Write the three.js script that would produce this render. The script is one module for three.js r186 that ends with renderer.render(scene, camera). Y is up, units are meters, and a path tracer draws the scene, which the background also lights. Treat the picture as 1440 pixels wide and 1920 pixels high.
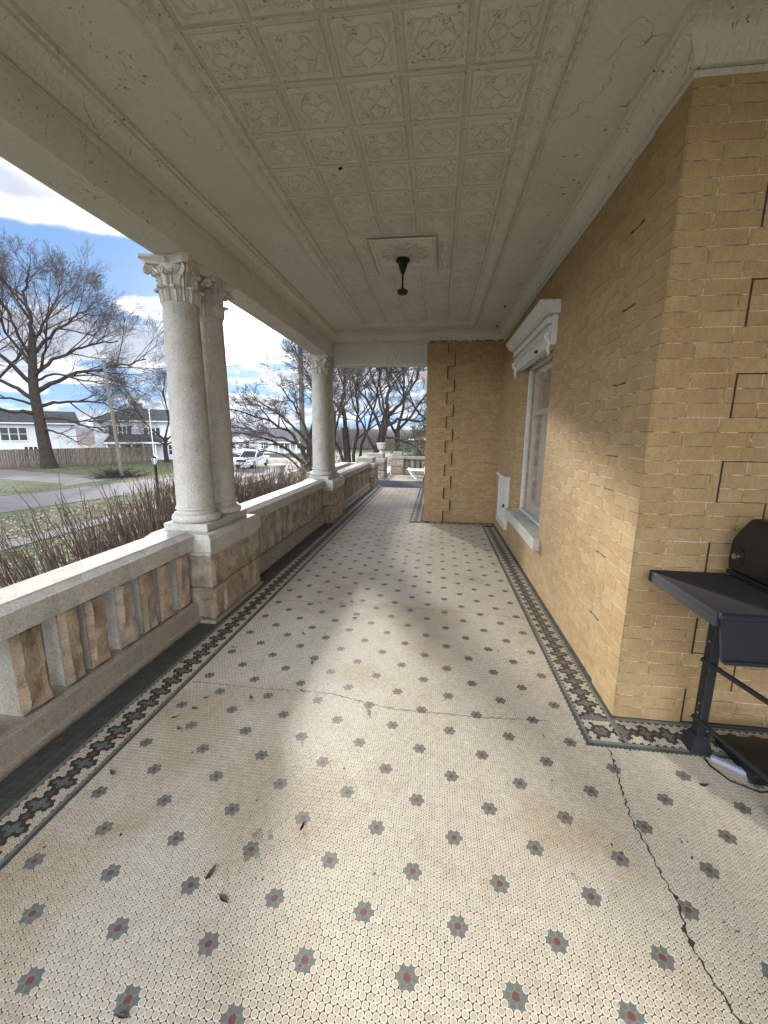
import * as THREE from 'three';
import { mergeGeometries } from 'three/addons/utils/BufferGeometryUtils.js';

// ---------------------------------------------------------------- camera, sky, sun, exposure
const scene = new THREE.Scene();
const camera = new THREE.PerspectiveCamera(102.45, 768 / 1024, 0.05, 2000);
camera.position.set(0, 1.54, 0);
camera.quaternion.setFromRotationMatrix(new THREE.Matrix4().makeBasis(
  new THREE.Vector3(0.99194, 0.00928, -0.12635), new THREE.Vector3(-0.03285, 0.98205, -0.18574), new THREE.Vector3(0.12236, 0.1884, 0.97444)));
camera.updateMatrixWorld();
const renderer = new THREE.WebGLRenderer({ antialias: true });
renderer.setSize(768, 1024);
renderer.toneMapping = THREE.LinearToneMapping;
renderer.toneMappingExposure = 4.5;
renderer.shadowMap.enabled = true;

const SUN = new THREE.Vector3(-0.429, 0.244, -0.870).normalize();
const sun = new THREE.DirectionalLight(new THREE.Color(1, 0.945, 0.85), 2.3);
sun.position.copy(SUN).multiplyScalar(60).add(new THREE.Vector3(0, 0, -5));
sun.target.position.set(0, 0, -5); scene.add(sun, sun.target);
sun.castShadow = true; sun.shadow.radius = 9; sun.shadow.mapSize.set(2048, 2048);
Object.assign(sun.shadow.camera, { left: -45, right: 45, top: 40, bottom: -40, near: 1, far: 160 });

// ---------------------------------------------------------------- noise and textures
function rng(seed) { let a = seed >>> 0; return () => { a |= 0; a = a + 0x6D2B79F5 | 0; let t = Math.imul(a ^ a >>> 15, 1 | a); t = t + Math.imul(t ^ t >>> 7, 61 | t) ^ t; return ((t ^ t >>> 14) >>> 0) / 4294967296; }; }
const hash = (x, y, s) => { let h = Math.imul(x, 374761393) + Math.imul(y, 668265263) + Math.imul(s, 1274126177) | 0; h = Math.imul(h ^ h >>> 13, 1274126177); return ((h ^ h >>> 16) >>> 0) / 4294967296; };
const sm = t => t * t * (3 - 2 * t), clamp = (v, a = 0, b = 1) => Math.min(b, Math.max(a, v)), lerp = (a, b, t) => a + (b - a) * t;
const step = (a, b, v) => sm(clamp((v - a) / (b - a)));
function vnoise(x, y, s = 0, px = 0, py = 0) {
  let xi = Math.floor(x), yi = Math.floor(y); const fx = sm(x - xi), fy = sm(y - yi);
  const w = (i, p) => p ? ((i % p) + p) % p : i;
  const x0 = w(xi, px), x1 = w(xi + 1, px), y0 = w(yi, py), y1 = w(yi + 1, py);
  return lerp(lerp(hash(x0, y0, s), hash(x1, y0, s), fx), lerp(hash(x0, y1, s), hash(x1, y1, s), fx), fy);
}
function fbm(x, y, s = 0, oct = 4, p = 0, q = p) { let a = 0.5, v = 0, n = 0; for (let i = 0; i < oct; i++) { v += a * vnoise(x, y, s + i * 17, p, q); n += a; a *= 0.5; x *= 2; y *= 2; p *= 2; q *= 2; } return v / n; }
// tileable noise on the unit square: k cells across
const tn = (u, v, k, s = 0, o = 4, ky = k) => fbm(u * k, v * ky, s, o, k, ky);
function tex(n, fn, metres = 1, srgb = true) {
  const d = new Uint8Array(n * n * 4);
  for (let j = 0; j < n; j++) for (let i = 0; i < n; i++) {
    const c = fn((i + 0.5) / n, (j + 0.5) / n), k = 4 * (j * n + i);
    if (typeof c === 'number') d[k] = d[k + 1] = d[k + 2] = clamp(c) * 255; else { d[k] = clamp(c[0]) * 255; d[k + 1] = clamp(c[1]) * 255; d[k + 2] = clamp(c[2]) * 255; }
    d[k + 3] = 255;
  }
  const t = new THREE.DataTexture(d, n, n); t.wrapS = t.wrapT = THREE.RepeatWrapping; t.magFilter = THREE.LinearFilter; t.minFilter = THREE.LinearMipmapLinearFilter; t.generateMipmaps = true;
  if (srgb) t.colorSpace = THREE.SRGBColorSpace; t.repeat.set(1 / metres, 1 / metres); t.needsUpdate = true; return t;
}
const grey = (v, r = 1, g = 1, b = 1) => [v * r, v * g, v * b];
function mat(r, g, b, o = {}) { const m = new THREE.MeshStandardMaterial({ roughness: 0.85, ...o }); m.color.setRGB(r, g, b); return m; }

// ---------------------------------------------------------------- the sky: air and broken clouds
{
  const W = 1536, Hh = 768, d = new Float32Array(W * Hh * 4);
  const bell = (v, c, w) => Math.exp(-(((v - c) / w) ** 2));
  for (let j = 0; j < Hh; j++) for (let i = 0; i < W; i++) {
    const el = ((j + 0.5) / Hh - 0.5) * Math.PI, th = ((i + 0.5) / W - 0.5) * 2 * Math.PI;
    const y = Math.sin(el), c = Math.cos(el), x = c * Math.cos(th), z = c * Math.sin(th), k = 4 * (j * W + i);
    const E = el * 180 / Math.PI, A = Math.atan2(x, -z) * 180 / Math.PI;
    const cs = clamp(x * SUN.x + y * SUN.y + z * SUN.z, -1, 1), ang = Math.acos(cs) * 180 / Math.PI;
    const t = Math.pow(clamp(E / 45), 0.7);
    let r = lerp(0.11, 0.010, t), g = lerp(0.18, 0.044, t), b = lerp(0.26, 0.15, t);
    const glow = 0.25 * Math.exp(-ang / 4) + 0.02 * Math.exp(-ang / 30); r += glow; g += glow * 0.95; b += glow * 0.85;
    if (E > -2) {
      const q = 1 / (Math.max(y, 0) + 0.10), X = x * q, Z = z * q;
      const wx = fbm(X * 2.3 + 9, Z * 2.3, 5, 5) - 0.5, wz = fbm(X * 2.3, Z * 2.3 + 4, 8, 5) - 0.5;
      const puff = (u, v) => 0.50 * fbm(u * 0.75 + wx * 0.5 + 3.7, v * 0.75 + wz * 0.5 + 1.3, 21, 6) + 0.50 * fbm(u * 2.1 + wx * 0.8, v * 2.1 + wz * 0.8, 33, 6);
      const n1 = puff(X, Z), n2 = fbm(X * 7, Z * 7, 71, 4), away = step(40, 110, ang);
      const inA = bell(A, -42, 20), bias = inA * (0.22 * bell(E, 21.6, 2.9) - 0.20 * bell(E, 16.8 + (A + 42) * 0.14, 1.5) + 0.21 * bell(E, 13.9, 1.4) + 0.17 * bell(E, 10.2, 2.2) + 0.05 * bell(E, 5, 2)) + 0.05 * bell(ang, 0, 6) + 0.05 * step(40, 80, ang);
      const cov = n1 + bias + 0.06 * (n2 - 0.5);
      // the side of a billow turned to the sun is brighter
      const up = clamp((n1 - puff(X + 0.10 * SUN.x, Z + 0.10 * SUN.z)) * 9, -0.5, 0.5);
      const dens = step(0.475, 0.545, cov), thick = clamp(step(0.50, 0.66, cov + 0.12 * inA * (0.8 * bell(E, 10.6, 1.8) - bell(E, 14.4, 1.0)) - 0.08 * bell(ang, 0, 5) - 0.10 * inA * bell(E, 21.5, 3.2)) - 0.35 * up);
      // clouds near the sun glow at their thin edges, those opposite it are lit full face
      const lit = 0.32 + 1.2 * Math.exp(-((ang / 4.2) ** 2)) + 0.16 * Math.exp(-ang / 10) + 1.7 * away;
      const shade = lerp(1.0, lerp(0.40, 0.74, away), thick * (0.75 + 0.25 * n2));
      const cr = lit * shade * lerp(1, 0.86, thick), cg = lit * shade * lerp(0.99, 0.94, thick), cb = lit * shade * lerp(0.975, 1.10, thick);
      const dd = dens * 0.97; r = lerp(r, cr, dd); g = lerp(g, cg, dd); b = lerp(b, cb, dd);
    }
    if (E < 0) { const f = step(0, -4, E); r = lerp(r, 0.16, f); g = lerp(g, 0.15, f); b = lerp(b, 0.12, f); }
    d[k] = r; d[k + 1] = g; d[k + 2] = b; d[k + 3] = 1;
  }
  const sky = new THREE.DataTexture(d, W, Hh, THREE.RGBAFormat, THREE.FloatType);
  sky.mapping = THREE.EquirectangularReflectionMapping; sky.magFilter = sky.minFilter = THREE.LinearFilter; sky.needsUpdate = true;
  scene.background = sky; scene.environment = sky;
}

// ---------------------------------------------------------------- geometry builder (uv in metres)
class GB {
  constructor() { this.p = []; this.n = []; this.u = []; this.off = [0, 0]; }
  tri(a, b, c, na, nb, nc, ua, ub, uc) {
    if (!na) { const e1 = [b[0] - a[0], b[1] - a[1], b[2] - a[2]], e2 = [c[0] - a[0], c[1] - a[1], c[2] - a[2]]; const n = [e1[1] * e2[2] - e1[2] * e2[1], e1[2] * e2[0] - e1[0] * e2[2], e1[0] * e2[1] - e1[1] * e2[0]], l = Math.hypot(...n) || 1; na = nb = nc = [n[0] / l, n[1] / l, n[2] / l]; }
    if (!ua) { const n = na.map(Math.abs), o = this.off, pr = n[1] >= n[0] && n[1] >= n[2] ? v => [v[0] + o[0], v[2] + o[1]] : n[0] >= n[2] ? v => [v[2] + o[0], v[1] + o[1]] : v => [v[0] + o[0], v[1] + o[1]]; ua = pr(a); ub = pr(b); uc = pr(c); }
    this.p.push(...a, ...b, ...c); this.n.push(...na, ...nb, ...nc); this.u.push(...ua, ...ub, ...uc);
  }
  quad(a, b, c, d) { this.tri(a, b, c); this.tri(a, c, d); return this; }
  box(x0, x1, y0, y1, z0, z1, ch = 0) {
    const c = Math.min(ch, (x1 - x0) / 3, (y1 - y0) / 3, (z1 - z0) / 3);
    if (c <= 0) {
      this.quad([x0, y0, z1], [x1, y0, z1], [x1, y1, z1], [x0, y1, z1]); this.quad([x1, y0, z0], [x0, y0, z0], [x0, y1, z0], [x1, y1, z0]);
      this.quad([x1, y0, z1], [x1, y0, z0], [x1, y1, z0], [x1, y1, z1]); this.quad([x0, y0, z0], [x0, y0, z1], [x0, y1, z1], [x0, y1, z0]);
      this.quad([x0, y1, z1], [x1, y1, z1], [x1, y1, z0], [x0, y1, z0]); this.quad([x0, y0, z0], [x1, y0, z0], [x1, y0, z1], [x0, y0, z1]); return this;
    }
    const P = (sx, sy, sz, ax) => { const v = [sx > 0 ? x1 : x0, sy > 0 ? y1 : y0, sz > 0 ? z1 : z0], s = [sx, sy, sz]; for (let i = 0; i < 3; i++) if (i !== ax) v[i] -= s[i] * c; return v; };
    const put = (q, out) => { const a = q[0], b = q[1], d = q[2], e1 = b.map((v, i) => v - a[i]), e2 = d.map((v, i) => v - a[i]); const n = [e1[1] * e2[2] - e1[2] * e2[1], e1[2] * e2[0] - e1[0] * e2[2], e1[0] * e2[1] - e1[1] * e2[0]]; if (n[0] * out[0] + n[1] * out[1] + n[2] * out[2] < 0) q.reverse(); q.length === 4 ? this.quad(...q) : this.tri(...q); };
    const S = [-1, 1];
    for (let ax = 0; ax < 3; ax++) for (const s of S) {
      const f = (a, b) => { const v = [0, 0, 0]; v[ax] = s; v[(ax + 1) % 3] = a; v[(ax + 2) % 3] = b; return P(...v, ax); }; const o = [0, 0, 0]; o[ax] = s;
      put([f(-1, -1), f(1, -1), f(1, 1), f(-1, 1)], o);
    }
    for (let ax = 0; ax < 3; ax++) { const b = (ax + 1) % 3, e = (ax + 2) % 3; for (const s of S) for (const t of S) { const f = (k, a2) => { const v = [0, 0, 0]; v[ax] = k; v[b] = s; v[e] = t; return P(...v, a2); }; const o = [0, 0, 0]; o[b] = s; o[e] = t; put([f(-1, b), f(1, b), f(1, e), f(-1, e)], o); } }
    for (const a of S) for (const b of S) for (const e of S) put([P(a, b, e, 0), P(a, b, e, 1), P(a, b, e, 2)], [a, b, e]);
    return this;
  }
  // closed outline [[a,b]...] swept between two ends; f(a,b,t) -> point
  sweep(outline, ends, f, caps = true) {
    for (let e = 0; e + 1 < ends.length; e++) for (let i = 0; i < outline.length; i++) { const p = outline[i], q = outline[(i + 1) % outline.length]; this.quad(f(p[0], p[1], ends[e]), f(q[0], q[1], ends[e]), f(q[0], q[1], ends[e + 1]), f(p[0], p[1], ends[e + 1])); }
    if (caps) for (const e of [ends[0], ends[ends.length - 1]]) { const T = THREE.ShapeUtils.triangulateShape(outline.map(p => new THREE.Vector2(...p)), []); for (const t of T) this.tri(...t.map(i => f(outline[i][0], outline[i][1], e))); }
    return this;
  }
  // rectangular face with relief: o + u*du + v*dv, displaced along n by h(u,v) metres
  relief(o, du, dv, nrm, lu, lv, nu, nv, h) {
    const P = (i, j) => { const a = lu * i / nu, b = lv * j / nv, k = h(a, b, i / nu, j / nv); return [0, 1, 2].map(m => o[m] + du[m] * a + dv[m] * b + nrm[m] * k); };
    for (let j = 0; j < nv; j++) for (let i = 0; i < nu; i++) this.quad(P(i, j), P(i + 1, j), P(i + 1, j + 1), P(i, j + 1));
    return this;
  }
  tube(path, radii, seg = 6, cap = false) {
    let up = new THREE.Vector3(0.31, 0.2, 0.93).normalize(); const rings = []; let L = 0;
    for (let i = 0; i < path.length; i++) {
      const a = path[Math.max(0, i - 1)], b = path[Math.min(path.length - 1, i + 1)], d = b.clone().sub(a).normalize();
      const s = new THREE.Vector3().crossVectors(d, up); if (s.lengthSq() < 1e-6) s.set(1, 0, 0); s.normalize(); const w = new THREE.Vector3().crossVectors(s, d).normalize(); up = w;
      if (i) L += path[i].distanceTo(path[i - 1]);
      const r = typeof radii === 'number' ? radii : radii[i], ring = [];
      for (let k = 0; k <= seg; k++) { const t = k / seg * Math.PI * 2, n = [0, 1, 2].map(m => s.getComponent(m) * Math.cos(t) + w.getComponent(m) * Math.sin(t)); ring.push([[path[i].x + n[0] * r, path[i].y + n[1] * r, path[i].z + n[2] * r], n, [k / seg * Math.max(0.05, r * 6), L]]); }
      rings.push(ring);
    }
    for (let i = 0; i + 1 < rings.length; i++) for (let k = 0; k < seg; k++) { const [a, b, c, d] = [rings[i][k], rings[i][k + 1], rings[i + 1][k + 1], rings[i + 1][k]]; this.tri(a[0], c[0], b[0], a[1], c[1], b[1], a[2], c[2], b[2]); this.tri(a[0], d[0], c[0], a[1], d[1], c[1], a[2], d[2], c[2]); }
    if (cap) for (const [ring, pt] of [[rings[0], path[0]], [rings[rings.length - 1], path[path.length - 1]]]) for (let k = 0; k < seg; k++) this.tri([pt.x, pt.y, pt.z], ring[k][0], ring[k + 1][0]);
    return this;
  }
  lathe(prof, seg = 24, cx = 0, cz = 0, crease = 0.6) {
    const n = prof.length; let L = 0;
    for (let i = 0; i + 1 < n; i++) {
      const [r0, y0] = prof[i], [r1, y1] = prof[i + 1], l = Math.hypot(r1 - r0, y1 - y0) || 1, nr = (y1 - y0) / l, ny = -(r1 - r0) / l;
      const nn = (k, own) => { const a = prof[k - 1], b = prof[k], c = prof[k + 1]; if (!a || !c) return own; const n1 = [b[1] - a[1], a[0] - b[0]], n2 = [c[1] - b[1], b[0] - c[0]], l1 = Math.hypot(...n1) || 1, l2 = Math.hypot(...n2) || 1; if ((n1[0] * n2[0] + n1[1] * n2[1]) / l1 / l2 < crease) return own; const m = [n1[0] / l1 + n2[0] / l2, n1[1] / l1 + n2[1] / l2], q = Math.hypot(...m) || 1; return [m[0] / q, m[1] / q]; };
      const A = nn(i, [nr, ny]), B = nn(i + 1, [nr, ny]);
      for (let k = 0; k < seg; k++) {
        const V = (r, y, t, N, l2) => [[cx + r * Math.cos(t), y, cz + r * Math.sin(t)], [N[0] * Math.cos(t), N[1], N[0] * Math.sin(t)], [t * 0.16, l2]], t0 = k / seg * 2 * Math.PI, t1 = (k + 1) / seg * 2 * Math.PI;
        const a = V(r0, y0, t0, A, L), b = V(r1, y1, t0, B, L + l), c = V(r1, y1, t1, B, L + l), e = V(r0, y0, t1, A, L);
        this.tri(a[0], b[0], c[0], a[1], b[1], c[1], a[2], b[2], c[2]); this.tri(a[0], c[0], e[0], a[1], c[1], e[1], a[2], c[2], e[2]);
      }
      L += l;
    }
    return this;
  }
  geo() { const g = new THREE.BufferGeometry(); g.setAttribute('position', new THREE.Float32BufferAttribute(this.p, 3)); g.setAttribute('normal', new THREE.Float32BufferAttribute(this.n, 3)); g.setAttribute('uv', new THREE.Float32BufferAttribute(this.u, 2)); return g; }
}
const V3 = (x, y, z) => new THREE.Vector3(x, y, z);
const taken = {};
function numbered(n) { const k = taken[n] = (taken[n] ?? -1) + 1; return k ? n + '_' + String(k).padStart(3, '0') : n; }
function mesh(name, g, m, parent) { const o = new THREE.Mesh(g instanceof GB ? g.geo() : g, m); o.name = name; o.castShadow = o.receiveShadow = true; if (parent) parent.add(o); return o; }
function tag(o, label, category, group) { o.userData.label = label; o.userData.category = category; if (group) o.userData.group = group; return o; }
function thing(name, label, category, x = 0, y = 0, z = 0, turn = 0, group) { const o = new THREE.Group(); o.name = numbered(name); o.position.set(x, y, z); o.rotation.y = turn; scene.add(o); return tag(o, label, category, group); }
function one(name, g, m, label, category, group) { const o = mesh(numbered(name), g, m, scene); return tag(o, label, category, group); }
function struct(name, g, m) { const o = mesh(numbered(name), g, m, scene); o.userData.kind = 'structure'; return o; }
function stuff(o, parent) { o.userData.kind = 'stuff'; o.castShadow = o.receiveShadow = true; if (parent) parent.add(o); return o; }
function copy(o, label, x, y, z, turn) { const c = o.clone(); c.name = numbered(o.name.replace(/_\d{3}$/, '')); c.userData = { ...o.userData, label: label ?? o.userData.label }; c.position.set(x, y, z); if (turn !== undefined) c.rotation.y = turn; scene.add(c); return c; }

// ---------------------------------------------------------------- materials
const T = {
  brick: tex(512, (u, v) => { const c = tn(u, v, 60, 1, 3, 14), s = tn(u, v, 120, 3, 2), l = tn(u, v, 5, 5, 4), sp = step(0.76, 0.84, tn(u, v, 90, 9, 2)); const k = 0.80 + 0.08 * (c - 0.5) + 0.10 * (s - 0.5) + 0.10 * (l - 0.5) - 0.10 * sp; return [k, k * (0.985 + 0.05 * (l - 0.5)), k * (0.96 + 0.1 * (l - 0.5))]; }, 0.62),
  brickB: tex(512, (u, v) => 0.5 + 0.5 * (tn(u, v, 70, 1, 2, 10) - 0.5) + 0.5 * (tn(u, v, 110, 7, 2) - 0.5) - 0.5 * step(0.72, 0.8, tn(u, v, 40, 9, 2)), 0.62, false),
  stone: tex(512, (u, v) => { const s = tn(u, v, 130, 2, 2), l = tn(u, v, 6, 4, 5), d = step(0.60, 0.74, tn(u, v, 26, 11, 4)), st = step(0.55, 0.75, tn(u, v, 9, 12, 4, 3)); const k = 0.84 + 0.30 * (s - 0.5) + 0.10 * (l - 0.5) - 0.05 * d - 0.05 * st; return [k, k * 0.99, k * (0.97 - 0.03 * st)]; }, 0.5),
  stoneB: tex(512, (u, v) => 0.5 + 0.4 * (tn(u, v, 120, 2, 2) - 0.5) + 0.6 * (tn(u, v, 22, 3, 4) - 0.5), 0.5, false),
  rock: tex(512, (u, v) => { const w = tn(u, v, 4, 8, 4), a = tn(u + 0.3 * w, v + 0.2 * w, 6, 2, 6), l = tn(u, v, 4, 14, 5), s = tn(u, v, 110, 6, 2), ru = step(0.52, 0.74, tn(u, v, 5, 31, 5)), dk = step(0.56, 0.72, tn(u + 0.2 * w, v, 9, 51, 5)); const k = 0.82 + 0.36 * (a - 0.5) + 0.26 * (l - 0.5) + 0.2 * (s - 0.5) - 0.12 * dk; return [k * (1 + 0.02 * ru), k * (0.975 - 0.025 * ru), k * (0.95 - 0.07 * ru)]; }, 0.55),
  rockB: tex(512, (u, v) => 0.5 + 0.8 * (tn(u, v, 14, 2, 5) - 0.5) + 0.35 * (tn(u, v, 90, 3, 2) - 0.5), 0.55, false),
  paint: tex(1024, (u, v) => { const l = tn(u, v, 4, 3, 5), s = tn(u, v, 160, 5, 2), cl = step(0.50, 0.68, tn(u, v, 5, 9, 3)), sp = step(0.80, 0.84, tn(u, v, 190, 21, 2, 120)) * cl, ck = (1 - step(0, 0.012, Math.abs(tn(u, v, 11, 41, 4) - 0.5))) * step(0.56, 0.66, tn(u, v, 6, 43, 3)), ru = step(0.8, 0.86, tn(u, v, 46, 61, 2)) * step(0.5, 0.66, tn(u, v, 4, 63, 3)); const k = 0.88 + 0.10 * (l - 0.5) + 0.05 * (s - 0.5); return [k * (1 - 0.55 * sp - 0.28 * ck - 0.15 * ru), k * (0.985 - 0.6 * sp - 0.32 * ck - 0.34 * ru), k * (0.95 - 0.62 * sp - 0.34 * ck - 0.5 * ru)]; }, 1.9),
  paintB: tex(512, (u, v) => 0.5 + 0.4 * (tn(u, v, 40, 2, 4) - 0.5) + 0.5 * (tn(u, v, 12, 3, 4) - 0.5), 0.5, false),
  lawn: tex(1024, (u, v) => { const l = tn(u, v, 4, 3, 5), f = tn(u, v, 128, 5, 3), g = step(0.40, 0.62, 0.6 * l + 0.4 * tn(u, v, 17, 8, 4)), lf = step(0.66, 0.72, tn(u, v, 90, 13, 2)) * step(0.42, 0.6, tn(u, v, 6, 15, 4)); const k = 0.75 + 0.7 * (f - 0.5); let c = [lerp(0.46, 0.30, g) * k, lerp(0.41, 0.37, g) * k, lerp(0.30, 0.20, g) * k]; return [lerp(c[0], 0.62, lf * 0.8), lerp(c[1], 0.55, lf * 0.8), lerp(c[2], 0.52, lf * 0.8)]; }, 7),
  asphalt: tex(512, (u, v) => grey(0.62 + 0.22 * (tn(u, v, 128, 1, 2) - 0.5) + 0.22 * (tn(u, v, 5, 3, 5) - 0.5) - 0.10 * (1 - step(0, 0.02, Math.abs(tn(u, v, 5, 9, 5) - 0.5))), 1, 0.985, 0.985), 5),
  bark: tex(512, (u, v) => { const a = tn(u, v, 24, 4, 4, 6), k = 0.62 + 0.9 * (a - 0.5) + 0.25 * (tn(u, v, 60, 8, 3) - 0.5); return [k, k * 0.94, k * 0.88]; }, 0.8),
  wood: tex(512, (u, v) => { const a = tn(u, v, 90, 4, 3, 5), l = tn(u, v, 8, 5, 4); const k = 0.72 + 0.4 * (a - 0.5) + 0.3 * (l - 0.5); return [k, k * 0.97, k * 0.93]; }, 1.2),
  roof: tex(512, (u, v) => { const row = Math.floor(v * 24), q = Math.floor(u * 16 + (row % 2) * 0.5), h = hash(q, row, 3), k = 0.66 + 0.3 * (h - 0.5) + 0.25 * (tn(u, v, 100, 2, 2) - 0.5) - 0.2 * step(0.86, 0.97, v * 24 - row); return [k, k, k]; }, 3.4),
  grout: tex(512, (u, v) => grey(0.62 + 0.5 * (tn(u, v, 90, 4, 3) - 0.5) + 0.5 * (tn(u, v, 6, 7, 4) - 0.5), 1, 0.93, 0.84), 0.7),
  glaze: tex(64, (u, v) => { const r = 2 * Math.hypot(u - 0.5, v - 0.5), n = tn(u, v, 9, 3, 3); const rim = step(0.62, 0.82, r + 0.10 * (n - 0.5)); return grey(0.83 + 0.16 * rim + 0.10 * (n - 0.5), 1, 0.985 + 0.015 * rim, 0.94 + 0.06 * rim); }, 1),
  jointOrShade: tex(512, (u, v) => { const a = step(0.42, 0.60, tn(u, v, 22, 3, 4)), f = tn(u, v, 90, 5, 2), k = lerp(0.55, 0.95, a) + 0.25 * (f - 0.5); return [k, k * 0.97, k * 0.92]; }, 1.1),
  plaster: tex(256, (u, v) => grey(0.9 + 0.12 * (tn(u, v, 24, 3, 4) - 0.5), 1, 0.995, 0.985), 0.8),
};
T.glaze.wrapS = T.glaze.wrapT = THREE.ClampToEdgeWrapping;
// embossed pressed metal, drawn as a height picture
function canvasTex(w, h, draw, sx, sy) { const c = document.createElement('canvas'); c.width = w; c.height = h; const g = c.getContext('2d'); g.fillStyle = '#606060'; g.fillRect(0, 0, w, h); g.lineCap = 'round'; draw(g, w, h); const t = new THREE.CanvasTexture(c); t.wrapS = t.wrapT = THREE.RepeatWrapping; t.repeat.set(1 / sx, 1 / sy); t.magFilter = THREE.LinearFilter; return t; }
function ridge(g, w, pathFn) { for (const [k, a] of [[1, 0.16], [0.75, 0.2], [0.5, 0.25], [0.28, 0.35]]) { g.strokeStyle = `rgba(255,255,255,${a})`; g.lineWidth = w * k; g.beginPath(); pathFn(g); g.stroke(); } }
function dent(g, w, pathFn) { for (const [k, a] of [[1, 0.3], [0.6, 0.4]]) { g.strokeStyle = `rgba(0,0,0,${a})`; g.lineWidth = w * k; g.beginPath(); pathFn(g); g.stroke(); } }
T.tin = canvasTex(512, 512, (g, w) => {
  const S = w / 100;
  for (const m of [1, -1]) for (const n of [1, -1]) {
    g.save(); g.translate(50 * S, 50 * S); g.scale(m * S, n * S);
    ridge(g, 6, c => { c.moveTo(30, 2); c.bezierCurveTo(42, 8, 26, 18, 34, 27); c.bezierCurveTo(38, 33, 28, 36, 27, 30); });
    ridge(g, 4, c => { c.moveTo(30, 2); c.bezierCurveTo(22, 8, 24, 20, 16, 25); c.bezierCurveTo(10, 29, 7, 22, 12, 20); });
    ridge(g, 4, c => { c.moveTo(4, 32); c.bezierCurveTo(10, 24, 18, 34, 26, 30); });
    ridge(g, 3, c => { c.moveTo(2, 4); c.bezierCurveTo(8, 8, 10, 14, 20, 12); });
    dent(g, 1.6, c => { c.moveTo(35, 3); c.bezierCurveTo(47, 9, 31, 18, 39, 28); });
    dent(g, 1.3, c => { c.moveTo(20, 6); c.bezierCurveTo(18, 12, 14, 14, 9, 17); });
    ridge(g, 3, c => { c.moveTo(0, 44); c.lineTo(44, 44); }); ridge(g, 3, c => { c.moveTo(44, 0); c.lineTo(44, 44); });
    dent(g, 1.5, c => { c.moveTo(0, 47); c.lineTo(47, 47); c.lineTo(47, 0); });
    g.restore();
  }
}, 1, 1);
T.egg = canvasTex(256, 256, (g, w) => { const S = w / 100; g.scale(S, S); for (const x of [0, 50, 100]) { ridge(g, 12, c => { c.moveTo(x + 25, 20); c.bezierCurveTo(x + 5, 35, x + 45, 60, x + 22, 85); }); ridge(g, 6, c => { c.moveTo(x, 15); c.bezierCurveTo(x + 12, 40, x - 12, 60, x, 88); }); dent(g, 2.5, c => { c.moveTo(x + 34, 20); c.bezierCurveTo(x + 14, 40, x + 52, 60, x + 30, 85); }); } }, 0.16, 0.16);
T.rope = canvasTex(256, 256, (g, w) => { const S = w / 100; g.scale(S, S); const r = rng(5); for (let i = 0; i < 26; i++) { const x = r() * 100, y = r() * 100, a = r() * 6; for (const dx of [-100, 0, 100]) for (const dy of [-100, 0, 100]) { ridge(g, 7, c => { c.moveTo(x + dx, y + dy); c.quadraticCurveTo(x + dx + 9 * Math.cos(a), y + dy + 9 * Math.sin(a), x + dx + 14 * Math.cos(a + 1), y + dy + 14 * Math.sin(a + 1)); }); dent(g, 2, c => { c.arc(x + dx + 3, y + dy + 3, 5, a, a + 2.4); }); } } }, 0.2, 0.2);
T.burst = canvasTex(512, 512, (g, w) => { const S = w / 100; g.translate(w / 2, w / 2); g.scale(S, S); for (let i = 0; i < 16; i++) { g.save(); g.rotate(i * Math.PI / 8); ridge(g, 5, c => { c.moveTo(0, 6); c.bezierCurveTo(8, 18, -6, 24, 3, i % 2 ? 36 : 28); c.bezierCurveTo(8, 40, 9, 30, 4, 31); }); dent(g, 1.4, c => { c.moveTo(4, 8); c.bezierCurveTo(11, 18, -2, 24, 7, 33); }); g.restore(); } }, 1, 1);

const tb = t => { const c = t.clone(); c.needsUpdate = true; return c; };
const M = {};
M.bricks = [[0.60, 0.425, 0.210], [0.612, 0.438, 0.22], [0.59, 0.416, 0.204], [0.622, 0.450, 0.232], [0.602, 0.430, 0.216], [0.584, 0.408, 0.20]].map(c => mat(...c, { map: T.brick, bumpMap: T.brickB, bumpScale: 0.0008, roughness: 0.9 }));
M.mortar = mat(0.66, 0.57, 0.44, { map: T.jointOrShade, roughness: 1 });
M.jointOrShade = mat(0.055, 0.036, 0.020, { roughness: 1 });  // near-black brown for the painted shade along the quoin steps
M.stone = mat(0.43, 0.385, 0.32, { map: T.stone, bumpMap: T.stoneB, bumpScale: 0.0012 });
M.cap = mat(0.64, 0.625, 0.585, { map: T.stone, bumpMap: T.stoneB, bumpScale: 0.0010 });
M.column = mat(0.62, 0.60, 0.555, { map: T.stone, bumpMap: T.stoneB, bumpScale: 0.0016 });
M.carved = mat(0.66, 0.625, 0.58, { map: T.plaster, bumpMap: T.stoneB, bumpScale: 0.0010 });
M.rocks = [[0.47, 0.40, 0.31], [0.51, 0.44, 0.34], [0.45, 0.38, 0.29], [0.50, 0.45, 0.37]].map(c => mat(...c, { map: T.rock, bumpMap: T.rockB, bumpScale: 0.009, roughness: 0.95 }));
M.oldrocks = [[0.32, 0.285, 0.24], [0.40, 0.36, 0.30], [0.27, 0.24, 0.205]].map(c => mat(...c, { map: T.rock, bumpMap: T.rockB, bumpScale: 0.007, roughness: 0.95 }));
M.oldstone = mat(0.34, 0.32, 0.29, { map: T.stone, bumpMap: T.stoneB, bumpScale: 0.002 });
M.paint = mat(0.78, 0.775, 0.755, { map: T.paint, bumpMap: T.paintB, bumpScale: 0.0016, roughness: 0.8 });
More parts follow.
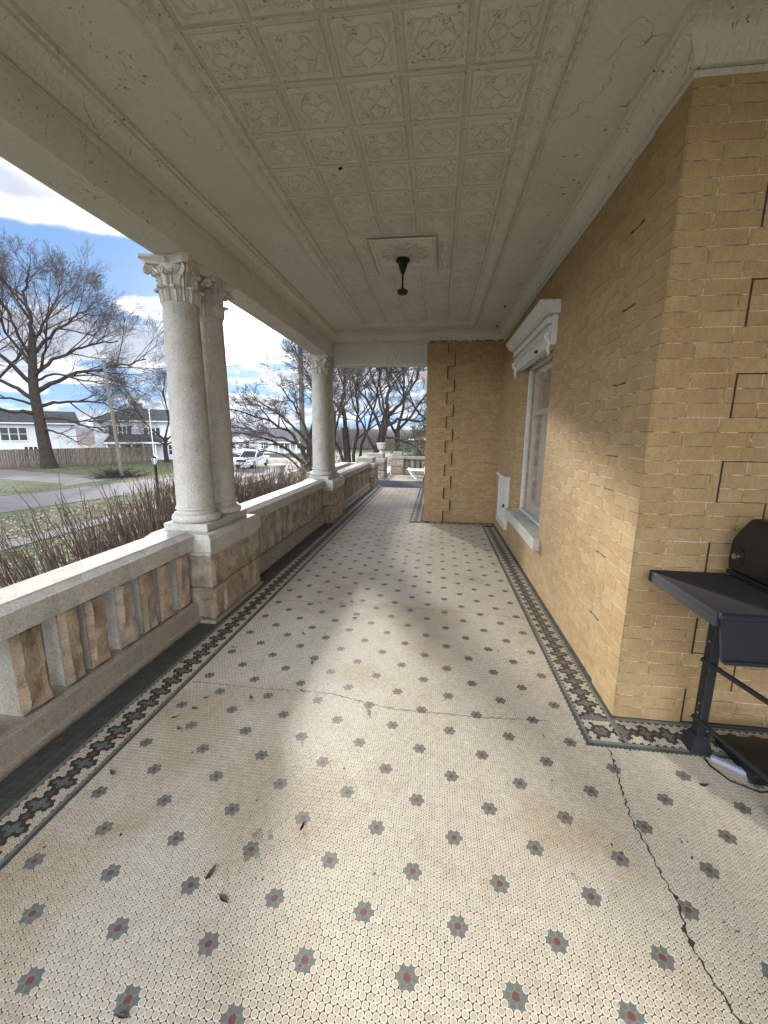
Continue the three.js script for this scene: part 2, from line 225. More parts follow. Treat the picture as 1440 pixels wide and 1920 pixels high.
M.tin = [0, 1, 2].map(i => { const m = tb(T.paint); m.repeat.set(0.30, 0.30); m.offset.set(i * 0.37, i * 0.21); return mat(0.78, 0.775, 0.755, { map: m, bumpMap: T.tin, bumpScale: 0.012, roughness: 0.75 }); });
M.crown = mat(0.78, 0.775, 0.735, { map: T.paint, bumpMap: T.egg, bumpScale: 0.006, roughness: 0.75 });
M.rope = mat(0.78, 0.775, 0.755, { map: (() => { const t = tb(T.paint); t.repeat.multiplyScalar(2.6); return t; })(), bumpMap: T.rope, bumpScale: 0.009, roughness: 0.75 });
M.burst = mat(0.78, 0.775, 0.755, { map: T.paint, bumpMap: T.burst, bumpScale: 0.03, roughness: 0.75 });
M.white = mat(0.74, 0.735, 0.71, { map: T.plaster, roughness: 0.6 });
M.sillpaint = mat(0.70, 0.69, 0.65, { map: T.stone, bumpMap: T.stoneB, bumpScale: 0.0008 });
M.black = mat(0.006, 0.007, 0.008, { roughness: 0.42 });
M.blackmatte = mat(0.010, 0.011, 0.013, { roughness: 0.7, bumpMap: T.stoneB, bumpScale: 0.0006 });
M.navy = mat(0.005, 0.007, 0.014, { roughness: 0.55 });
M.bronze = mat(0.018, 0.014, 0.011, { roughness: 0.5, metalness: 0.3 });
M.glass = new THREE.MeshPhysicalMaterial({ color: 0xffffff, roughness: 0.03, transmission: 1, thickness: 0, ior: 1.5 });
M.bark = mat(0.060, 0.050, 0.045, { map: T.bark, roughness: 1 });
M.twig = mat(0.050, 0.040, 0.037, { roughness: 1 });
M.cane = mat(0.095, 0.066, 0.048, { roughness: 0.9 });
M.lawn = mat(0.42, 0.49, 0.34, { map: T.lawn, roughness: 1 });
M.asphalt = mat(0.155, 0.155, 0.165, { map: T.asphalt, roughness: 0.95 });
M.concrete = mat(0.24, 0.23, 0.215, { map: T.asphalt, roughness: 0.95 });
M.roofgrey = mat(0.075, 0.085, 0.085, { map: T.roof, roughness: 0.95 });
M.siding = mat(0.52, 0.545, 0.58, { roughness: 0.8 });
M.fence = [[0.20, 0.17, 0.145], [0.23, 0.20, 0.17], [0.175, 0.15, 0.13]].map(c => mat(...c, { map: T.wood, roughness: 1 }));
M.dark = mat(0.02, 0.023, 0.028, { roughness: 0.25 });

// ---------------------------------------------------------------- the land
const GROUND = -2.4, gy = (x, z) => { const d = Math.max(0, -2.4 - x); const near = lerp(-1.0, GROUND, step(0.2, 4.6, d)); const zz = step(-17.5, -22, z); const bank = x > -2.4 ? lerp(-1.0, GROUND, zz) : near; return lerp(bank, GROUND, zz * 0.999); };
{
  const ax = (lo, hi, a, b, n) => { const v = []; for (let i = 0; i <= n; i++) v.push(lerp(a, b, i / n)); return [lo, lerp(lo, a, 0.5), ...v, lerp(b, hi, 0.5), hi]; };
  const xs = ax(-700, 500, -40, 8, 60), zs = ax(-900, 300, -50, 10, 60), b = new GB();
  const P = (x, z) => [x, gy(x, z), z];
  for (let j = 0; j + 1 < zs.length; j++) for (let i = 0; i + 1 < xs.length; i++) b.quad(P(xs[i], zs[j]), P(xs[i], zs[j + 1]), P(xs[i + 1], zs[j + 1]), P(xs[i + 1], zs[j]));
  struct('lawn', b, M.lawn);
}
{
  const flat = (pts, y, name, m, th = 0.02) => { const b = new GB(); b.sweep(pts.map(p => [p[0], p[1]]), [y - 0.1, y + th], (a, c, t) => [a, t, c]); return struct(name, b, m); };
  const near = z => -20.6 + 0.24 * (-16.8 - z), rd = (z0, z1) => [[near(z0), z0], [near(z1), z1], [near(z1) - 6, z1], [near(z0) - 6, z0]];
  flat(rd(30, -140), GROUND, 'road', M.asphalt, 0.03);
  flat([[-26.3, -31.4], [-33.0, -33.1], [-48, -37.5], [-62, -42], [-60, -36.5], [-46, -31.6], [-36, -29.2], [-27.6, -27.2], [-26.3, -26.2]], GROUND, 'driveway', M.concrete, 0.022);
  flat([[-14.05, 10], [-14.05, -60], [-14.95, -60], [-14.95, 10]], GROUND, 'sidewalk', M.concrete, 0.05);
  flat([[-12, -56], [-12, -62], [-60, -62], [-60, -56]], GROUND, 'side_street', M.asphalt, 0.018);
  // grass and fallen leaves that nobody could count
  const r = rng(77), blade = new GB(); for (let i = 0; i < 5; i++) { const a = i * 1.3, c = Math.cos(a) * 0.035, s = Math.sin(a) * 0.035; blade.tri([c - s * 0.2, 0, s + c * 0.2], [c + s * 0.2, 0, s - c * 0.2], [c * 2.2, 0.075, s * 2.2]); }
  const N = 26000, gm = mat(1, 1, 1, { roughness: 1 }), gi = new THREE.InstancedMesh(blade.geo(), gm, N), m4 = new THREE.Matrix4(), q = new THREE.Quaternion(), col = new THREE.Color();
  let n = 0; while (n < N) {
    const x = -7.5 - 34 * Math.pow(r(), 1.2), z = -2 - 42 * r(); const e = near(z); if ((x < e + 0.2 && x > e - 6.2) || (x < -13.9 && x > -15.1) || (x < -26.3 && z < -26 + 0.27 * (x + 26.3) && z > -31.8 + 0.28 * (x + 26.3))) continue;
    const pat = fbm(x * 0.35, z * 0.35, 4, 4); if (r() > step(0.36, 0.6, pat) + 0.25) continue;
    const s = 0.6 + r() * 0.9; m4.compose(V3(x, gy(x, z), z), q.setFromEuler(new THREE.Euler(0, r() * 6.3, 0)), V3(s, s * (0.5 + r() * 0.7), s)); gi.setMatrixAt(n, m4);
    const dry = r() < 0.4; gi.setColorAt(n++, dry ? col.setRGB(0.17, 0.14, 0.085) : col.setRGB(0.045 + r() * 0.03, 0.095 + r() * 0.035, 0.030));
  }
  gi.name = 'grass'; tag(gi, 'thin winter grass tufts on the front lawn', 'grass'); stuff(gi, scene);
  const lf = new GB(); lf.quad([-0.05, 0.01, -0.03], [0.05, 0.02, -0.03], [0.05, 0.008, 0.03], [-0.05, 0.03, 0.03]);
  const K = 5200, li = new THREE.InstancedMesh(lf.geo(), gm, K); n = 0;
  while (n < K) { const x = -6.5 - 13 * r(), z = -2 - 26 * r(); if (fbm(x * 0.5, z * 0.5, 44, 3) + r() * 0.3 < 0.62) continue; const s = 0.5 + r() * 0.9; m4.compose(V3(x, gy(x, z) + 0.02, z), q.setFromEuler(new THREE.Euler(r() - 0.5, r() * 6.3, r() - 0.5)), V3(s, s, s)); li.setMatrixAt(n, m4); const k = 0.8 + r() * 0.4; li.setColorAt(n++, col.setRGB(0.20 * k, 0.155 * k, 0.125 * k)); }
  li.name = 'fallen_leaves'; tag(li, 'pale fallen leaves scattered over the lawn by the walk', 'leaf litter'); stuff(li, scene);
}

// ---------------------------------------------------------------- porch floor: slab, penny tiles, borders, cracks
const FX0 = -2.42, FX1 = 3.4, FZ1 = 2.6, FZ0 = -16.2;
const porch = struct('porch_floor', new GB().box(FX0 + 0.4, FX1, GROUND - 0.2, -0.0042, FZ0, FZ1), mat(0.20, 0.165, 0.125, { map: T.grout, roughness: 1 }));
mesh('foundation_wall', new GB().box(FX0, FX0 + 0.399, GROUND - 0.2, -0.02, FZ0, FZ1), M.oldstone, porch);
{
  const p = 0.0217, rh = 0.01845, z00 = -1.209, x00 = -0.036, R = 0.0104;
  const tileG = (n, r, uvs) => { const b = new GB(), h = 0.0045, bev = 0.0006, P = (k, rr, y) => [rr * Math.cos(k / n * 2 * Math.PI + (n === 6 ? Math.PI / 6 : 0)), y, rr * Math.sin(k / n * 2 * Math.PI + (n === 6 ? Math.PI / 6 : 0))], U = q => [0.5 + q[0] / r / 2, 0.5 + q[2] / r / 2];
    for (let k = 0; k < n; k++) { const a = P(k, r - bev, 0), c = P(k + 1, r - bev, 0), d = P(k, r, -bev), e = P(k + 1, r, -bev), f = P(k, r, -h), g = P(k + 1, r, -h), up = [0, 1, 0], na = [a[0] / r * 0.22, 0.975, a[2] / r * 0.22], nc = [c[0] / r * 0.22, 0.975, c[2] / r * 0.22];
      b.tri([0, -0.0005, 0], c, a, up, up, up, [0.5, 0.5], U(c), U(a)); b.tri(a, c, e, na, nc, nc, U(a), U(c), U(e)); b.tri(a, e, d, na, nc, na, U(a), U(e), U(d)); b.tri(d, e, g, null, null, null, U(d), U(e), U(e)); }
    return b.geo(); };
  const round = tileG(12, R), hex = tileG(6, p / Math.sqrt(3) - 0.0004);
  const C = { cream: [0.61, 0.56, 0.466], petal: [0.185, 0.205, 0.19], red: [0.20, 0.085, 0.070], dark: [0.050, 0.056, 0.056], ash: [0.17, 0.18, 0.165] };
  const rd = rng(11), list = [];
  // crack lines; tiles beside them have opened up a little
  const cracks = [[[0.904, -1.935], [0.887, -1.803], [0.86, -1.68], [0.836, -1.523], [0.846, -1.414], [0.846, -1.316], [0.854, -1.232], [0.827, -1.123], [0.836, -1.033], [0.85, -0.967], [0.87, -0.80], [0.85, -0.60]], [[-1.473, -2.161], [-0.981, -2.154], [-0.585, -2.167], [-0.348, -2.11], [-0.189, -2.076], [-0.008, -2.078], [0.286, -2.074], [0.675, -2.098]], [[-1.431, -3.465], [-0.822, -3.469], [-0.139, -3.476], [0.422, -3.446], [0.795, -3.395]]];
  const inField = (x, z) => z < -7.06 ? (x > -1.494 && x < -0.44 && z > -15.4 && !(z < -11.75 && z > -13.5)) : z < -1.938 ? (x > -1.494 && x < 0.809) : (x > -1.494 && x < 2.6 && z < 0.5);
  const add = (x, z, kind, y = 0) => {
    let [r, g, b] = C[kind]; const v = 0.93 + 0.14 * rd(); let k = v;
    if (kind === 'cream') { const st = step(0.42, 0.72, fbm(x * 2.1 + 3, z * 2.1, 61, 5)), f = step(0.60, 0.78, fbm(x * 9, z * 9, 62, 4)) * 0.5, sc = rd() < 0.03 ? 0.12 : 0; const s = clamp(st * 0.75 + f * 0.6 + sc * 2); r *= 1 - 0.20 * s; g *= 1 - 0.26 * s; b *= 1 - 0.36 * s; if (rd() < 0.012) k *= 1.12; const pd = Math.hypot((x + 0.63) / 0.05, (z + 1.24) / 0.08); if (pd < 1 && rd() > pd * 0.7) k *= 0.55 + 0.3 * rd(); }
    const dx = (rd() - 0.5) * 0.0012, dz = (rd() - 0.5) * 0.0012;
    list.push([x + dx, y + (rd() - 0.5) * 0.0005, z + dz, kind, r * k, g * k, b * k, rd() * 6.28]);
  };
  for (let j = -90; j < 790; j++) {
    const z = z00 - j * rh; if (z < -15.5) break;
    const odd = j & 1; for (let i = -80; i < 125; i++) {
      const xi = i + (odd ? 0.5 : 0), x = x00 + xi * p; if (!inField(x, z)) continue;
      const bi = Math.round(j / 8), dj = j - 8 * bi, sh = bi & 1 ? 7 : 0; let dx = ((xi - sh) % 14 + 14) % 14; if (dx > 7) dx -= 14;
      const fx = x - dx * p, fz = z00 - bi * 8 * rh, ok = inField(fx - 2 * p, fz) && inField(fx + 2 * p, fz) && inField(fx, fz - 2 * rh) && inField(fx, fz + 2 * rh);
      const a = Math.abs(dx), kind = ok && dj === 0 && a === 0 ? 'red' : ok && ((dj === 0 && a === 1) || (Math.abs(dj) === 1 && a === 0.5)) ? 'petal' : 'cream';
      add(x, z, kind);
    }
  }
  // chain border: along z (axis 0) or along x (axis 1)
  const chainKind = (row, a) => row === 0 ? (a < 2 ? 'ash' : a < 3 ? 'dark' : 'cream') : row === 1 ? (a === 0 ? 'ash' : a < 2.5 ? 'dark' : 'cream') : row === 2 ? (a < 1 ? 'dark' : 'cream') : (a === 0 ? 'red' : a < 1.5 ? 'dark' : 'cream');
  const chain = (axis, mid, half, from, to) => { const n = Math.floor(Math.abs(to - from) / rh); for (let j = 0; j < n; j++) { const s = from + (to > from ? 1 : -1) * (j + 0.5) * rh, row = [0, 1, 2, 3, 2, 1][j % 6]; for (let i = -5; i <= 5; i++) { const a = i + (row === 0 || row === 2 ? 0.5 : 0); if (Math.abs(a * p) > half - R * 0.45) continue; const k = chainKind(row, Math.abs(a)); axis ? add(s, mid + a * p, k) : add(mid + a * p, s, k); } } };
  chain(0, -1.6035, 0.081, 0.4, -15.3);
  chain(0, 0.912, 0.073, -2.165, -6.96);
  chain(1, -2.068, 0.088, 1.02, 2.6);
  chain(1, -7.145, 0.075, -0.1, 0.99);
  chain(0, -0.33, 0.07, -7.2, -11.7);
  for (let j = -4; j <= 4; j++) for (let i = -4; i <= 4; i++) { const a = i + (j & 1 ? 0.5 : 0), x = a * p, z = j * rh; if (Math.abs(x) > 0.073 || Math.abs(z) > 0.078) continue; const d = Math.round(Math.hypot(a, j * 0.866) * 10) / 10; add(0.912 + x, -2.055 + z, d < 0.5 ? 'red' : d < 1.2 ? 'ash' : d < 2.1 ? 'dark' : (d < 2.7 || d > 3.4) ? 'cream' : (Math.abs(Math.atan2(j * 0.866, a) * 3 / Math.PI % 1) < 0.2 ? 'dark' : 'cream')); }
  // the 300 that show largest are parts of their own, the rest one mass
  const inv = new THREE.Matrix4().copy(camera.matrixWorld).invert(), v = V3(0, 0, 0), f = 1 / Math.tan(51.22 * Math.PI / 180);
  const seen = list.map((t, i) => { v.set(t[0], t[1], t[2]).applyMatrix4(inv); const X = v.x / -v.z * f / 0.75, Y = v.y / -v.z * f; return { i, s: v.z < 0 && Math.abs(X) < 0.99 && Math.abs(Y) < 0.99 ? -v.z * v.length() : 1e9 }; }).sort((a, b) => a.s - b.s);
  const pick = new Set(seen.slice(0, 300).map(q => q.i));
  const tm = new Map(), matFor = t => { const q = x => Math.round(x * 25) / 25, key = t[3] + q(t[4]) + q(t[5]); if (!tm.has(key)) tm.set(key, mat(t[4], t[5], t[6], { map: T.glaze, roughness: 0.45 })); return tm.get(key); };
  const groups = { round: [], hex: [] };
  list.forEach((t, i) => { const g = t[3] === 'cream' ? round : hex; if (pick.has(i)) { const o = mesh('penny_tile', g, matFor(t), porch); o.position.set(t[0], t[1], t[2]); if (t[3] === 'cream') o.rotation.y = t[7]; } else groups[t[3] === 'cream' ? 'round' : 'hex'].push(t); });
  const m4 = new THREE.Matrix4(), q = new THREE.Quaternion(), col = new THREE.Color(), up = V3(0, 1, 0), wm = mat(1, 1, 1, { map: T.glaze, roughness: 0.45 });
  for (const [k, g] of [['round', round], ['hex', hex]]) { const L = groups[k], im = new THREE.InstancedMesh(g, wm, L.length); L.forEach((t, i) => { m4.compose(V3(t[0], t[1], t[2]), q.setFromAxisAngle(up, k === 'round' ? t[7] : 0), V3(1, 1, 1)); im.setMatrixAt(i, m4); im.setColorAt(i, col.setRGB(t[4], t[5], t[6])); }); im.name = k === 'round' ? 'cream_penny_tiles' : 'coloured_hex_tiles'; stuff(im, porch); }
  // square and strip tiles of the borders
  const sq = []; const put = (x0, x1, z0, z1, c, lx, lz) => { const nx = Math.max(1, Math.round((x1 - x0) / lx)), nz = Math.max(1, Math.round((z1 - z0) / lz)); for (let i = 0; i < nx; i++) for (let j = 0; j < nz; j++) { const k = 0.85 + 0.3 * rd(), w = (x1 - x0) / nx, d = (z1 - z0) / nz; sq.push([x0 + (i + 0.5) * w, 0.0012 + (rd() - 0.5) * 0.0008, z0 + (j + 0.5) * d, w - (lx === 0.043 ? 0.0030 : 0.0014), d - (lx === 0.043 ? 0.0030 : 0.0014), c[0] * k, c[1] * k, c[2] * k]); } };
  const DK = [0.060, 0.068, 0.062], GR = [0.155, 0.165, 0.150], DG = [0.055, 0.070, 0.066];
  put(-1.92, -1.708, -15.4, 0.4, DK, 0.043, 0.043); put(-1.707, -1.686, -15.4, 0.4, GR, 0.03, 0.05); put(-1.5215, -1.5055, -15.4, 0.4, GR, 0.03, 0.05); put(-1.5045, -1.4885, -15.4, 0.4, DG, 0.03, 0.16);
  put(0.8035, 0.8195, -7.05, -1.94, DG, 0.03, 0.16); put(0.8205, 0.8375, -7.03, -1.958, GR, 0.03, 0.05); put(0.986, 1.003, -7.05, -2.0, GR, 0.03, 0.05); put(1.004, 1.06, -7.05, -2.16, DG, 0.028, 0.06);
  put(0.838, 2.6, -1.9575, -1.9385, DG, 0.05, 0.03); put(0.838, 2.6, -1.979, -1.9585, GR, 0.05, 0.03); put(1.004, 2.6, -2.178, -2.158, GR, 0.05, 0.03); put(1.004, 2.6, -2.24, -2.179, DK, 0.05, 0.03); put(0.84, 0.985, -2.162, -2.142, GR, 0.05, 0.03); put(1.004, 1.021, -2.157, -1.98, GR, 0.03, 0.05);
  put(-0.2, 1.0, -7.27, -7.225, DK, 0.05, 0.03); put(-0.45, 0.80, -7.066, -7.052, DG, 0.16, 0.03); put(-0.43, -0.41, -11.7, -7.07, GR, 0.03, 0.05); put(-0.25, -0.2, -11.7, -7.3, DK, 0.03, 0.05);
  const bg = new GB().box(-0.5, 0.5, -0.0045, 0, -0.5, 0.5).geo(), im = new THREE.InstancedMesh(bg, mat(1, 1, 1, { roughness: 0.5 }), sq.length);
  sq.forEach((t, i) => { m4.compose(V3(t[0], t[1], t[2]), q.identity(), V3(t[3], 1, t[4])); im.setMatrixAt(i, m4); im.setColorAt(i, col.setRGB(t[5], t[6], t[7])); }); im.name = 'border_tiles'; stuff(im, porch);
  // cracks: dirt-filled gaps that wander round the tiles
  const cm = mat(0.035, 0.026, 0.020, { roughness: 1 });
  cracks.forEach((L, ci) => {
    const b = new GB(); let prev = null; const cr = rng(300 + ci);
    for (let s = 0; s + 1 < L.length; s++) { const [a, c] = [L[s], L[s + 1]], len = Math.hypot(c[0] - a[0], c[1] - a[1]), n = Math.max(2, Math.round(len / 0.0108)), dx = (c[0] - a[0]) / len, dz = (c[1] - a[1]) / len;
      for (let i = 0; i < n; i++) { const t = i / n, o = 0.0045 * Math.sin((s * 40 + i) * 1.45) + (cr() - 0.5) * 0.0032, w = (ci === 0 ? 0.0024 : 0.0013) * (0.5 + cr() * 1.2) * (ci === 0 && cr() < 0.05 ? 3 : 1), x = lerp(a[0], c[0], t) - dz * o, z = lerp(a[1], c[1], t) + dx * o, cur = [[x - dz * w, 0.0009, z + dx * w], [x + dz * w, 0.0009, z - dx * w]]; if (prev) b.quad(prev[0], cur[0], cur[1], prev[1]); prev = cur; } }
    mesh('crack', b, cm, porch);
  });
  mesh('pale_grout', new GB().box(-1.925, -1.706, -0.0043, -0.0006, -15.4, 0.4), mat(0.17, 0.175, 0.155, { map: T.grout, roughness: 1 }), porch);
  // flags at the garden steps
  mesh('slate_strip', new GB().box(-1.95, -0.19, -0.004, 0.006, -13.45, -11.75), mat(0.115, 0.135, 0.185, { map: T.asphalt, roughness: 0.6 }), porch);
}

// ---------------------------------------------------------------- brick walls
const CH = 0.0677, WX = 1.035, RZ = -2.2, EZ = -7.26, EXL = -0.2, WTOP = 3.0145;
{
  const L0 = 0.2985, H0 = CH - 0.0042, D0 = 0.034, ch = 0.0009;
  // brick: face towards +z, base corner at origin, back buried in the wall
  const brickGeo = k => { const b = new GB(); b.off = [k * 0.173, k * 0.091]; const F = [[ch, ch, 0], [L0 - ch, ch, 0], [L0 - ch, H0 - ch, 0], [ch, H0 - ch, 0]], E = [[0, 0, -ch], [L0, 0, -ch], [L0, H0, -ch], [0, H0, -ch]], B = [[0, 0, -D0], [L0, 0, -D0], [L0, H0, -D0], [0, H0, -D0]]; b.quad(...F); for (let i = 0; i < 4; i++) { const j = (i + 1) % 4; b.quad(E[i], E[j], F[j], F[i]); b.quad(B[i], B[j], E[j], E[i]); } return b.geo(); };
  const geos = [0, 1, 2, 3, 4].map(brickGeo);
  const keep = (s0, s1, y0, y1, holes) => { let segs = [[s0, s1]]; for (const h of holes) if (y1 > h[2] + 0.01 && y0 < h[3] - 0.01) segs = segs.flatMap(([a, b]) => [[a, Math.min(b, h[0])], [Math.max(a, h[1]), b]].filter(q => q[1] - q[0] > 0.02)); return segs; };
  // courses of running bond from s=sA to sB; quoin teeth at s near 0 stand proud
  function lay(parent, seed, sA, sB, yTop, holes, place, nar, wide, distance, jw = 0.005, pr = 0.014) {
    const r = rng(seed), all = [];
    for (let c = 0; c * CH < yTop - 0.03; c++) {
      const y = c * CH + 0.003, q = Math.floor(c / 3) % 2 ? wide : nar, h = Math.min(H0, yTop - y);
      const runs = q ? [[sA, q, 1], [q, sB, 0]] : [[sA, sB, 0]];
      for (const [a, b, proud] of runs) {
        let s = a, first = true; const off = proud ? (c % 2 ? 0.305 : 0.152) : 0; const grid0 = (c % 2 ? 0 : 0.1525) - 0.61;
        while (s < b - 0.012) { let e = proud ? (first ? a + off : s + 0.305) : grid0 + 0.305 * (Math.floor((s - grid0 + 0.004) / 0.305) + 1); first = false; if (b - e < 0.03) e = b; e = Math.min(e, b);
          for (const [k0, k1] of keep(s, e, y, y + h, holes)) all.push([k0 + 0.0021, k1 - 0.0021, y, h, (proud ? pr : 0) + r() * 0.0006 + 0.0004, Math.floor(r() * geos.length), Math.floor(r() * M.bricks.length), (r() - 0.5) * 0.0012]);
          s = e; }
      }
    }
    if (nar) { const tg = []; for (let k = 0; k * 3 * CH < yTop - 0.03; k++) { const w = (k % 2 ? wide : nar) - 0.0025, y0 = k * 3 * CH + 0.0016, y1 = Math.min(yTop, (k + 1) * 3 * CH + 0.0014), g = new GB().box(0, w - sA - 0.003, 0, y1 - y0, -0.03, pr - 0.0012).geo(); tg.push(g.applyMatrix4(place(sA + 0.003, y0, 0, w))); } mesh('quoin_mortar', mergeGeometries(tg), M.mortar, parent);
      const jg = []; for (let k = 0; k * 3 * CH < yTop - 0.03; k++) { const w = k % 2 ? wide : nar, y0 = k * 3 * CH, y1 = Math.min(yTop, y0 + 3 * CH); jg.push(new GB().box(0, jw, 0, y1 - y0, 0, 0.0045).geo().applyMatrix4(place(w - 0.001, y0, 0, w - 0.001 + jw))); if (k) jg.push(new GB().box(0, wide - nar, 0, 0.004, 0, 0.004).geo().applyMatrix4(place(nar, k % 2 ? y0 - 0.0035 : y0, 0, wide))); } mesh('quoin_shade', mergeGeometries(jg), M.jointOrShade, parent); }  // dark strips on the tooth edges: step shadow put in as colour
    const m4 = new THREE.Matrix4();
    all.forEach(b => { m4.copy(place(b[0], b[2] + b[7], b[4], b[1])); b.m = m4.clone().multiply(new THREE.Matrix4().makeScale((b[1] - b[0]) / L0, b[3] / H0, 1)); b.d = distance(b); });
    all.sort((a, b) => a.d - b.d);
    const rest = M.bricks.map(() => []);
    all.forEach((b, i) => { if (i < 300) { const o = mesh('brick', geos[b[5]], M.bricks[b[6]], parent); o.matrix.copy(b.m); o.matrix.decompose(o.position, o.quaternion, o.scale); } else rest[b[6]].push(geos[b[5]].clone().applyMatrix4(b.m)); });
    rest.forEach((g, i) => { if (g.length) stuff(mesh('further_bricks', mergeGeometries(g), M.bricks[i], parent)); });
  }
  const WIN = { z0: -5.72, z1: -4.17, y0: 0.535, y1: 2.37 };
  // long side wall of the porch, facing -x; s runs away from the near corner
  const side = thing('brick_wall', 'long tan brick wall with the tall window along the right of the porch', 'wall', 0, 0, 0);
  const mo = 0.0008, core = new GB();
  core.box(WX + mo, 1.34, -0.05, WTOP + 0.25, WIN.z1, RZ - 0.012); core.box(WX + mo, 1.34, -0.05, WTOP + 0.25, EZ - 0.3, WIN.z0); core.box(WX + mo, 1.34, -0.05, 0.404, WIN.z0, WIN.z1); core.box(1.147, 1.34, 0.405, WIN.y0 - 0.001, WIN.z0, WIN.z1); core.box(WX + mo, 1.34, WIN.y1, WTOP + 0.25, WIN.z0, WIN.z1);
  mesh('mortar', core, M.mortar, side);
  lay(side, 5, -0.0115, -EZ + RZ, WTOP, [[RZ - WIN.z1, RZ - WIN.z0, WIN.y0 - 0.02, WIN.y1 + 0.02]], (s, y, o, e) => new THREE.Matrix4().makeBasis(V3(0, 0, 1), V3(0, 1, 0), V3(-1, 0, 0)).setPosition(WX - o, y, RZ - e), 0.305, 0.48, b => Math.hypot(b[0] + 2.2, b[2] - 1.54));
  // brick returns of the window opening
  for (const [z, dir] of [[WIN.z0, 1], [WIN.z1, -1]]) for (let c = 8; c < 35; c++) { const y = c * CH + 0.003; if (y + H0 > WIN.y1 + 0.01 || y < WIN.y0 - 0.01) continue; const o = mesh('reveal_brick', geos[c % 5], M.bricks[c % 6], side); o.position.set(dir > 0 ? WX + 0.002 : WX + 0.002 + 0.115, y, z + dir * 0.002); o.scale.set(0.115 / L0, 1, 0.5); if (dir < 0) o.rotation.y = Math.PI; }
  // the window in it
  {
    const { z0, z1, y0, y1 } = WIN, xf = 1.145, b = new GB();
    b.box(xf, xf + 0.06, y0, y1, z0, z0 + 0.028, 0.003); b.box(xf, xf + 0.06, y0, y1, z1 - 0.028, z1, 0.003); b.box(xf, xf + 0.06, y0, y0 + 0.03, z0 + 0.028, z1 - 0.028, 0.003); b.box(xf, xf + 0.06, y1 - 0.03, y1, z0 + 0.028, z1 - 0.028, 0.003);
    const w = mesh('window', b, M.white, side);
    mesh('storm_pane', new GB().box(xf + 0.018, xf + 0.022, y0 + 0.03, y1 - 0.03, z0 + 0.028, z1 - 0.028), M.glass, w);
    const s = new GB(), xs = xf + 0.075; s.box(xs, xs + 0.04, y0, y1, z0, z0 + 0.13, 0.004); s.box(xs, xs + 0.04, y0, y1, z1 - 0.13, z1, 0.004); s.box(xs, xs + 0.04, y0, y0 + 0.16, z0 + 0.13, z1 - 0.13, 0.004); s.box(xs, xs + 0.04, y1 - 0.10, y1, z0 + 0.13, z1 - 0.13, 0.004); s.box(xs - 0.02, xs + 0.03, 1.77, 1.835, z0 + 0.13, z1 - 0.13, 0.006);
    mesh('sash', s, M.white, w);
    mesh('lower_pane', new GB().box(xs + 0.012, xs + 0.016, y0 + 0.16, 1.77, z0 + 0.13, z1 - 0.13), M.glass, w);
    mesh('transom_pane', new GB().box(xs + 0.012, xs + 0.016, 1.835, y1 - 0.10, z0 + 0.13, z1 - 0.13), M.glass, w);
    const cu = new GB(), cz = t => lerp(z0 + 0.12, z1 - 0.12, t); for (let i = 0; i < 90; i++) { const f = t => xs + 0.09 + 0.018 * Math.sin(t * 55 + 2 * Math.sin(t * 9)); cu.quad([f(i / 90), y0 + 0.1, cz(i / 90)], [f((i + 1) / 90), y0 + 0.1, cz((i + 1) / 90)], [f((i + 1) / 90), 1.80, cz((i + 1) / 90)], [f(i / 90), 1.80, cz(i / 90)]); }
    mesh('curtain', cu, new THREE.MeshPhysicalMaterial({ color: new THREE.Color(0.72, 0.80, 0.81), roughness: 1, transmission: 0.25, side: THREE.DoubleSide }), w);
    mesh('blind', new GB().box(xs + 0.05, xs + 0.054, 1.79, y1, z0 + 0.1, z1 - 0.1), mat(0.20, 0.185, 0.16, { roughness: 0.9 }), w);
    const room = new GB(); room.box(1.345, 2.6, y0 - 0.5, y0 - 0.4, z0 - 0.5, z1 + 0.5); room.box(1.345, 2.6, y1 + 0.3, y1 + 0.4, z0 - 0.5, z1 + 0.5); room.box(2.5, 2.6, y0 - 0.4, y1 + 0.3, z0 - 0.5, z1 + 0.5); room.box(1.345, 2.5, y0 - 0.4, y1 + 0.3, z0 - 0.5, z0 - 0.4); room.box(1.345, 2.5, y0 - 0.4, y1 + 0.3, z1 + 0.4, z1 + 0.5);
    mesh('room_lining', room, mat(0.2, 0.18, 0.15), w);
    // stone sill
    const sill = mesh('window_sill', new GB().box(0.975, xf - 0.001, 0.405, y0 - 0.004, z0 - 0.10, z1 + 0.075, 0.006), M.sillpaint, side); sill.userData.label = 'projecting white stone sill of the tall window';
    // hood: cornice, dentils, frieze, brackets
    const hz0 = z0 - 0.13, hz1 = z1 + 0.15, hb = new GB(), prof = [[WX + 0.03, 2.70], [0.855, 2.70], [0.855, 2.682], [0.862, 2.675], [0.872, 2.655], [0.885, 2.63], [0.905, 2.612], [0.93, 2.603], [0.93, 2.592], [WX + 0.03, 2.592]];
    hb.sweep(prof, [hz0, hz1], (a, c, t) => [a, c, t]); const hood = mesh('window_hood', hb, M.white, side);
    mesh('frieze', new GB().box(0.985, WX + 0.03, 2.34, 2.591, hz0 + 0.06, hz1 - 0.06, 0.004).box(0.972, 0.9845, 2.455, 2.47, hz0 + 0.06, hz1 - 0.06), M.white, hood);
    const n = 40, dw = (hz1 - hz0 - 0.12) / n; for (let i = 0; i < n; i++) mesh('dentil', dentGeo(dw), M.white, hood).position.set(0.9845, 2.525, hz0 + 0.06 + i * dw);
